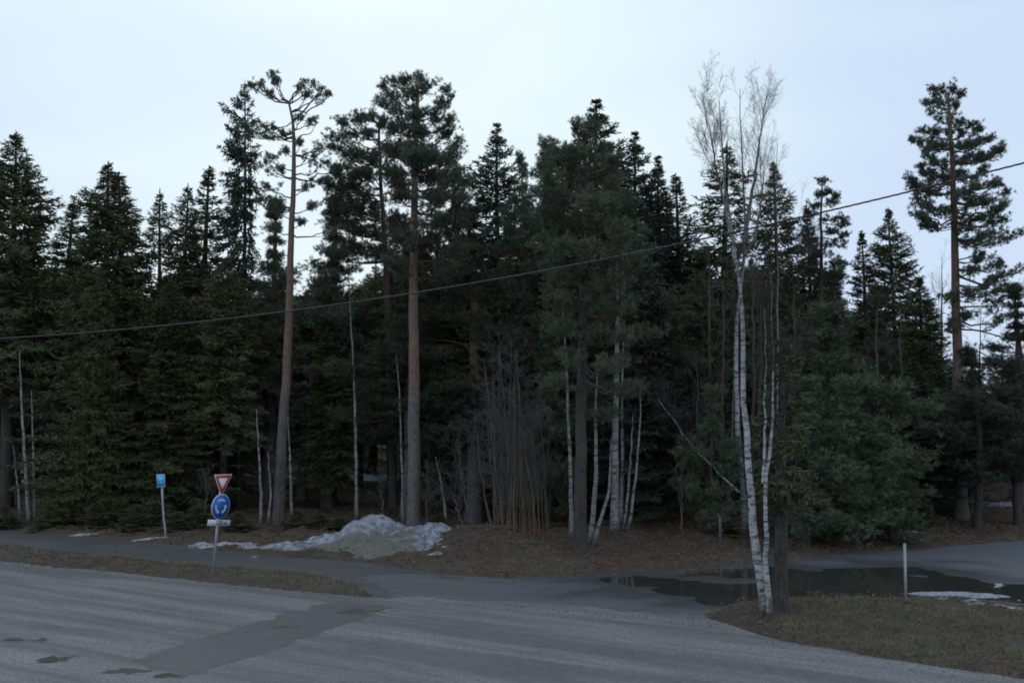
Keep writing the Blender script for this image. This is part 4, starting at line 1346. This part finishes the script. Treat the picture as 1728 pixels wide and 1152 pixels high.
# birches at the corner of the forest: (base px, base py, Y, path, radius, label)
slim = [
    ([(1037, 926), (1037, 860), (1038, 760), (1040, 640), (1042, 540), (1040, 400)], 31.0, 0.125, "thickest white birch trunk in the corner group behind the puddle"),
    ([(965, 932), (964, 860), (962, 760), (958, 680), (955, 600), (948, 500)], 30.0, 0.060, "slim birch hugging the left side of the thick dark pine trunk"),
    ([(995, 928), (1000, 880), (1006, 800), (1005, 700), (1008, 600)], 29.5, 0.075, "pale birch rising right beside the thick dark pine trunk"),
    ([(1001, 928), (1012, 880), (1028, 830), (1032, 740)], 29.3, 0.055, "birch stem leaning right from the same foot as the pale birch"),
    ([(1052, 926), (1058, 850), (1064, 780), (1068, 700)], 31.5, 0.045, "left stem of the slim leaning pair right of the thickest white birch"),
    ([(1058, 922), (1066, 860), (1074, 790), (1080, 720), (1080, 640)], 31.4, 0.045, "right stem of the slim leaning pair right of the thickest white birch"),
    ([(1048, 900), (1050, 780), (1050, 660), (1052, 560)], 33.0, 0.07, "birch half hidden behind the thickest white birch trunk"),
    ([(603, 872), (601, 800), (600, 700), (596, 600), (590, 520), (588, 460)], 36.5, 0.060, "thin straight white birch standing above the snow heap"),
    ([(681, 878), (679, 800), (676, 720), (673, 640), (668, 590)], 36.0, 0.050, "thin white birch close beside the left of the thickest pine"),
    ([(50, 858), (44, 800), (38, 720), (35, 650), (33, 590)], 35.9, 0.070, "taller white birch of the left edge pair"),
    ([(60, 850), (57, 780), (54, 700), (53, 660)], 36.2, 0.046, "shorter white birch of the left edge pair"),
    ([(36, 868), (28, 800), (22, 750)], 36.0, 0.040, "grey dim birch leaning at the far left edge"),
    ([(440, 888), (441, 840), (438, 780), (434, 720), (433, 690)], 35.5, 0.055, "left pale stem right of the yield sign"),
    ([(452, 890), (457, 840), (455, 800), (452, 760)], 35.4, 0.045, "short pale stem between the yield sign and the crooked pine"),
    ([(492, 888), (491, 820), (489, 760), (486, 700)], 35.2, 0.045, "pale stem just right of the crooked pine trunk"),
    ([(755, 900), (750, 850), (742, 800), (735, 770)], 33.8, 0.045, "whitish leaning sapling right of the thickest pine"),
    ([(1228, 900), (1230, 800), (1236, 720), (1238, 640)], 35.0, 0.07, "dim birch left of the tall birch behind the front birch"),
    ([(1592, 880), (1595, 780), (1597, 700), (1598, 600)], 40.0, 0.07, "pale birch in the shade left of the lone pine trunk"),
    ([(1718, 868), (1722, 820), (1726, 760)], 39.0, 0.12, "white birch foot at the right edge on the leaf bank"),
    ([(1704, 876), (1706, 830), (1706, 760)], 39.5, 0.06, "thin birch stem just left of the birch at the right edge"),
    ([(1570, 890), (1571, 850), (1572, 800)], 36.0, 0.07, "grey bare trunk left of the lone pine foot"),
    ([(700, 560), (700, 559)], 0, 0, ""),
]
for L, Y, r, lab in slim[:-1]:
    q = pth(L, Y, True)
    bare_tree("birch_tree", q[0].copy(), [(q, r, 0.012)], rb, lab, "birch", "slim birches along the forest edge", "birch_dim", k1=9, k2=6, k3=4, L1=1.3, ang=0.6, up=0.25, t0=0.45, sides=8, wob=0.008)

# bare alder thicket: many stems with twigs fanning left
rs = np.random.RandomState(77)
for i in range(22):
    bx_ = 832 + i * 4.5 + rs.uniform(-3, 3)
    Y = rs.uniform(29.8, 33.0)
    by_ = 678 + FPX * CAM_H / Y
    tilt = rs.uniform(-45, 12)
    topy = rs.uniform(560, 760)
    q = pth([(bx_, by_), (bx_ + tilt * 0.15 + rs.uniform(-2, 2), by_ - 90), (bx_ + tilt * 0.5 + rs.uniform(-3, 3), (by_ + topy) / 2), (bx_ + tilt, topy)], Y, True)
    bare_tree("alder_shrub", q[0].copy(), [(q, rs.uniform(0.010, 0.024), 0.006)], rs, ("bare brown alder stem, thicket side facing the thickest pine" if i < 8 else ("bare brown alder stem in the middle of the thicket" if i < 15 else "bare brown alder stem, thicket side facing the broad corner pine")), "alder", "bare alder stems in the thicket", "thicket_stem", 16, 7, 4, 1.15, 1.05, 0.10, 0.0, 0.2, 6, 0.3, 0.0035, 0.008)
for px, topy, Y, sp in ((770, 740, 33, 1), (800, 700, 33.5, 2), (760, 820, 32.6, 3), (820, 620, 34, 4), (840, 560, 34.5, 5)):
    by_ = 678 + FPX * CAM_H / Y
    q = pth([(px + 30, by_), (px + 18, (by_ * 2 + topy) / 3), (px, topy)], Y, True)
    labs = {1: "bare sapling with combed-out branches between thickest pine and alders", 2: "bare sapling with long arching twigs left of the alder thicket", 3: "small bare shrub on the bank right of the thickest pine", 4: "taller bare tree behind the alder thicket, fanning left", 5: "tallest bare tree behind the alder thicket, forked top"}
    bare_tree("bare_sapling", q[0].copy(), [(q, 0.045, 0.008)], rs, labs[sp], "sapling", "bare saplings near the alder thicket", "pale_stem", 18, 7, 4, 1.7, 1.05, 0.10, 0.0, 0.25, 6, 0.3, 0.004, 0.03)

# brownish bare trees mixed among the conifers
brown = [(1195, 430, 36), (1222, 470, 35), (1270, 420, 37), (1285, 500, 34.5), (1340, 480, 36), (1350, 560, 34), (1478, 510, 36), (1520, 520, 37), (1175, 600, 33.5), (1690, 560, 50), (1720, 470, 52), (1655, 520, 55), (1590, 430, 60), (470, 780, 35), (345, 790, 35.6), (640, 800, 35), (720, 790, 34.6), (1120, 760, 34), (1268, 740, 31.5), (1150, 790, 31.6)]
for i, (px, topy, Y) in enumerate(brown):
    by_ = 678 + FPX * CAM_H / Y
    q = pth([(px + rs.uniform(-8, 8), by_), (px + rs.uniform(-8, 8), (by_ + topy) / 2), (px, topy)], Y, True)
    hh_ = q[-1, 2]
    bare_tree("bare_tree", q[0].copy(), [(q, 0.012 * hh_ * 0.7 + 0.012, 0.008)], rs, "leafless brown tree with fine twigs among the conifers, behind " + where(px), "bare tree", "leafless brown trees among the conifers", "brown_stem", 22, 7, 3, 0.35 + hh_ * 0.14, 0.6, 0.25, 0.0, 0.3, 6, 0.3, 0.0045, 0.03)

# ------------------------------------------------------------------ posts and signs
def cyl(mb, p0, p1, r, k=12):
    tubes(mb, np.array([p0, p1], float), np.array([r, r]), k, cap=True)


def disc_pts(cx, cz, r, n=40, ri=None):
    a = np.linspace(0, 2 * PI, n, endpoint=False)
    return np.stack([cx + r * np.cos(a), cz + r * np.sin(a)], 1)


b = gnd(359, 976); b[2] = hz(b[0], b[1]) - 0.03
sg = empty("road_sign", b, R(56), "galvanised post with red yield triangle, blue roundabout disc and distance plate", "road sign")
sg.rotation_mode = 'ZYX'
lean = Vector((0, 0, 1)).rotation_difference(Vector((0.074, 0.0, 1)).normalized())
from mathutils import Quaternion
sg.rotation_mode = 'QUATERNION'
sg.rotation_quaternion = lean @ Quaternion((0, 0, 1), R(62))
mb = MB(); cyl(mb, (0, 0, -0.3), (0, 0, 2.42), 0.034, 16); mb.build("post", M["galv"], sg, True)
mb = MB(); cyl(mb, (0, 0, 2.42), (0, 0, 2.435), 0.037, 16); mb.build("post_cap", M["galv"], sg)
for zc in (1.32, 1.62, 1.95, 2.3):
    mb = MB(); box(mb, (0, -0.03, zc), (0.10, 0.03, 0.035)); mb.build("clamp", M["galv"], sg)


def rtri(w, cz, r, n=5):
    """downward triangle with rounded corners; cz: z of the top edge"""
    h = w * math.sqrt(3) / 2
    cs = [(-w / 2, cz), (0, cz - h), (w / 2, cz)]
    out = []
    cen = (0, cz - h / 3)
    for (x, z), a0 in zip(cs, (90, 210, 330)):
        dx, dz = cen[0] - x, cen[1] - z
        L_ = math.hypot(dx, dz); ux, uz = dx / L_, dz / L_
        ox, oz = x + ux * 2 * r, z + uz * 2 * r
        for i in range(n):
            a = R(a0 + 120 * i / (n - 1))
            out.append((ox + r * math.cos(a), oz + r * math.sin(a)))
    return out


mb = MB(); prism(mb, rtri(0.66, 2.57, 0.025), -0.050, -0.046); ypl = mb.build("yield_panel", M["white"], sg)
mb = MB(); prism(mb, rtri(0.60, 2.552, 0.022), -0.053, -0.0502); mb.build("red_border", M["red"], ypl)
mb = MB(); prism(mb, rtri(0.33, 2.47, 0.012), -0.056, -0.0532); mb.build("white_centre", M["white"], ypl)
mb = MB(); prism(mb, disc_pts(0, 1.75, 0.32), -0.060, -0.046); dpl = mb.build("roundabout_panel", M["white"], sg)
mb = MB(); prism(mb, disc_pts(0, 1.75, 0.304), -0.063, -0.0602); mb.build("blue_face", M["blue"], dpl)
for a0 in (82, 202, 322):
    # bent arrow: band with a pointed head, running anticlockwise
    ri, ro = 0.138, 0.196
    A = [R(a0 + x) for x in np.linspace(-38, 28, 10)]
    outer = [(ro * math.cos(a), 1.75 + ro * math.sin(a)) for a in A]
    inner = [(ri * math.cos(a), 1.75 + ri * math.sin(a)) for a in A][::-1]
    ah = A[-1]; at_ = A[-1] + R(26)
    head = [(0.225 * math.cos(ah), 1.75 + 0.225 * math.sin(ah)), (0.167 * math.cos(at_), 1.75 + 0.167 * math.sin(at_)), (0.108 * math.cos(ah), 1.75 + 0.108 * math.sin(ah))]
    mb = MB()
    # band as quads, head as a triangle, both 3 mm thick
    for i in range(9):
        prism(mb, [outer[i], outer[i + 1], inner[8 - i], inner[9 - i]], -0.0655, -0.0632)
    prism(mb, head, -0.0655, -0.0632)
    mb.build("arrow", M["white"], dpl)
mb = MB(); box(mb, (0, -0.048, 1.335), (0.80, 0.008, 0.155)); pl = mb.build("distance_plate", M["white"], sg)
pl.rotation_euler = (0, R(5), 0); pl.location = (-1.335 * math.sin(R(5)), 0, 1.335 * (1 - math.cos(R(5))))
cu = bpy.data.curves.new("lettering", 'FONT')
cu.body = "150 m"; cu.size = 0.155; cu.extrude = 0.001; cu.offset = 0.004; cu.align_x = 'CENTER'; cu.align_y = 'CENTER'
tmp = bpy.data.objects.new("tmp_text", cu)
COL.objects.link(tmp)
dg = bpy.context.evaluated_depsgraph_get()
tm = bpy.data.meshes.new_from_object(tmp.evaluated_get(dg))
bpy.data.objects.remove(tmp)
tm.materials.clear(); tm.materials.append(M["black"])
lt = link("lettering", tm, pl)
lt.location = (0.08, -0.0535, 1.335); lt.rotation_euler = (PI / 2, 0, 0)

# light blue sign on the leaning post
b = gnd(278, 911); b[2] = hz(b[0], b[1]) - 0.03
s2 = empty("footpath_sign", b, 0, "leaning thin pale post with small light blue rectangular sign beyond the path", "road sign")
s2.rotation_mode = 'QUATERNION'
s2.rotation_quaternion = Vector((0, 0, 1)).rotation_difference(Vector((-0.075, 0.0, 1)).normalized()) @ Quaternion((0, 0, 1), R(-22))
mb = MB(); tubes(mb, np.array([(0.03, 0, -0.3), (0.035, 0, 0.25), (0.0, 0, 0.6), (-0.01, 0, 1.2), (0, 0, 1.75)]), np.full(5, 0.036), 12, cap=True); mb.build("post", M["galv"], s2, True)
mb = MB(); box(mb, (0, -0.045, 1.86), (0.34, 0.012, 0.43)); bpn = mb.build("sign_panel", M["white"], s2)
mb = MB(); box(mb, (0, -0.0535, 1.88), (0.325, 0.004, 0.375)); mb.build("blue_face", M["cyan"], bpn)
mb = MB()
prism(mb, disc_pts(-0.035, 1.97, 0.036, 14), -0.0575, -0.0556)
prism(mb, [(-0.08, 1.94), (-0.08, 1.89), (0.08, 1.89), (0.10, 1.925), (0.03, 1.945), (0.0, 1.935)], -0.0575, -0.0556)
mb.build("pictogram", M["white"], bpn)
mb = MB(); box(mb, (0.01, -0.0565, 1.80), (0.20, 0.002, 0.018)); mb.build("text_line", M["white"], bpn)

# marker post on the grass
b = gnd(1529, 1025); b[2] = hz(b[0], b[1])
mk = empty("marker_post", b, 0, "plain grey metal marker post on the grass in front of the big puddle", "post")
mb = MB(); cyl(mb, (0, 0, -0.3), (0, 0, 1.27), 0.030, 14); mb.build("shaft", M["galv"], mk, True)
mb = MB(); cyl(mb, (0, 0, 1.27), (0, 0, 1.285), 0.034, 14); mb.build("cap", M["galv"], mk)
b = gnd(1215, 926); b[2] = hz(b[0], b[1])
wk = empty("wooden_post", b, 0, "short weathered grey post at the forest edge left of the white birches", "post")
mb = MB(); tubes(mb, np.array([(0, 0, -0.3), (0.01, 0, 0.4), (0, 0, 0.82)]), np.array([0.05, 0.048, 0.045]), 8, cap=True); mb.build("shaft", M["wood"], wk)
b = gnd(192, 932); b[2] = hz(b[0], b[1])
mb = MB(); tubes(mb, np.array([(0, 0, -0.1), (0.05, 0, 0.35), (0.17, 0, 0.85)]), np.array([0.012, 0.011, 0.007]), 6, cap=True)
o = mb.build("snow_stick", M["wood"]); o.location = b
tag(o, "thin leaning wooden snow stick standing on the verge beside the path", "stick")

# overhead cable between two poles outside the view
pc = np.polyfit([0, 500, 900, 1200, 1728], [571, 523, 460, 400, 275], 3)
LA, LB = 18.2, -0.42            # the line hangs over the plane Y = LA + LB * X
pts_ = []
for q in np.linspace(-250, 2050, 200):
    d_ = ray(q, np.polyval(pc, q))
    t_ = LA / (d_[1] - LB * d_[0])
    pts_.append(CP + d_ * t_)
line = np.array(pts_)
e0 = line[0] + (line[0] - line[6]) / np.linalg.norm(line[0] - line[6]) * np.array([9, 9, 0.0])
e1 = line[-1] + (line[-1] - line[-7]) / np.linalg.norm(line[-1] - line[-7]) * 4
line = np.concatenate([e0[None], line, e1[None]])
d_ = np.concatenate([[0], np.cumsum(np.linalg.norm(np.diff(line, axis=0), axis=1))])
tt = np.arange(0, d_[-1], 0.05)
fine = np.stack([np.interp(tt, d_, line[:, i]) for i in range(3)], 1)
mb = MB()
for ph in (0, 2 * PI / 3, 4 * PI / 3):
    off = np.stack([np.zeros(len(tt)), np.cos(tt * 14 + ph) * 0.009, np.sin(tt * 14 + ph) * 0.009], 1)
    tubes(mb, fine + off, np.full(len(tt), 0.0075), 4)
tag(mb.build("overhead_cable", M["cable"]), "black twisted overhead cable sagging across the whole view before the trees", "cable")
for e, lab in ((0, "wooden utility pole carrying the low end of the cable beyond the left edge"), (-1, "wooden utility pole carrying the high end of the cable beyond the right edge")):
    p = line[e]
    po = empty("utility_pole", (p[0], p[1], 0), 0, lab, "pole")
    mb = MB(); tubes(mb, np.array([(0, 0.14, -0.5), (0, 0.14, p[2] * 0.5), (0, 0.14, p[2] + 0.5)]), np.array([0.15, 0.13, 0.11]), 12, cap=True); mb.build("shaft", M["wood"], po, True)
    mb = MB(); box(mb, (0, 0.02, p[2]), (0.06, 0.10, 0.08)); mb.build("bracket", M["galv"], po)
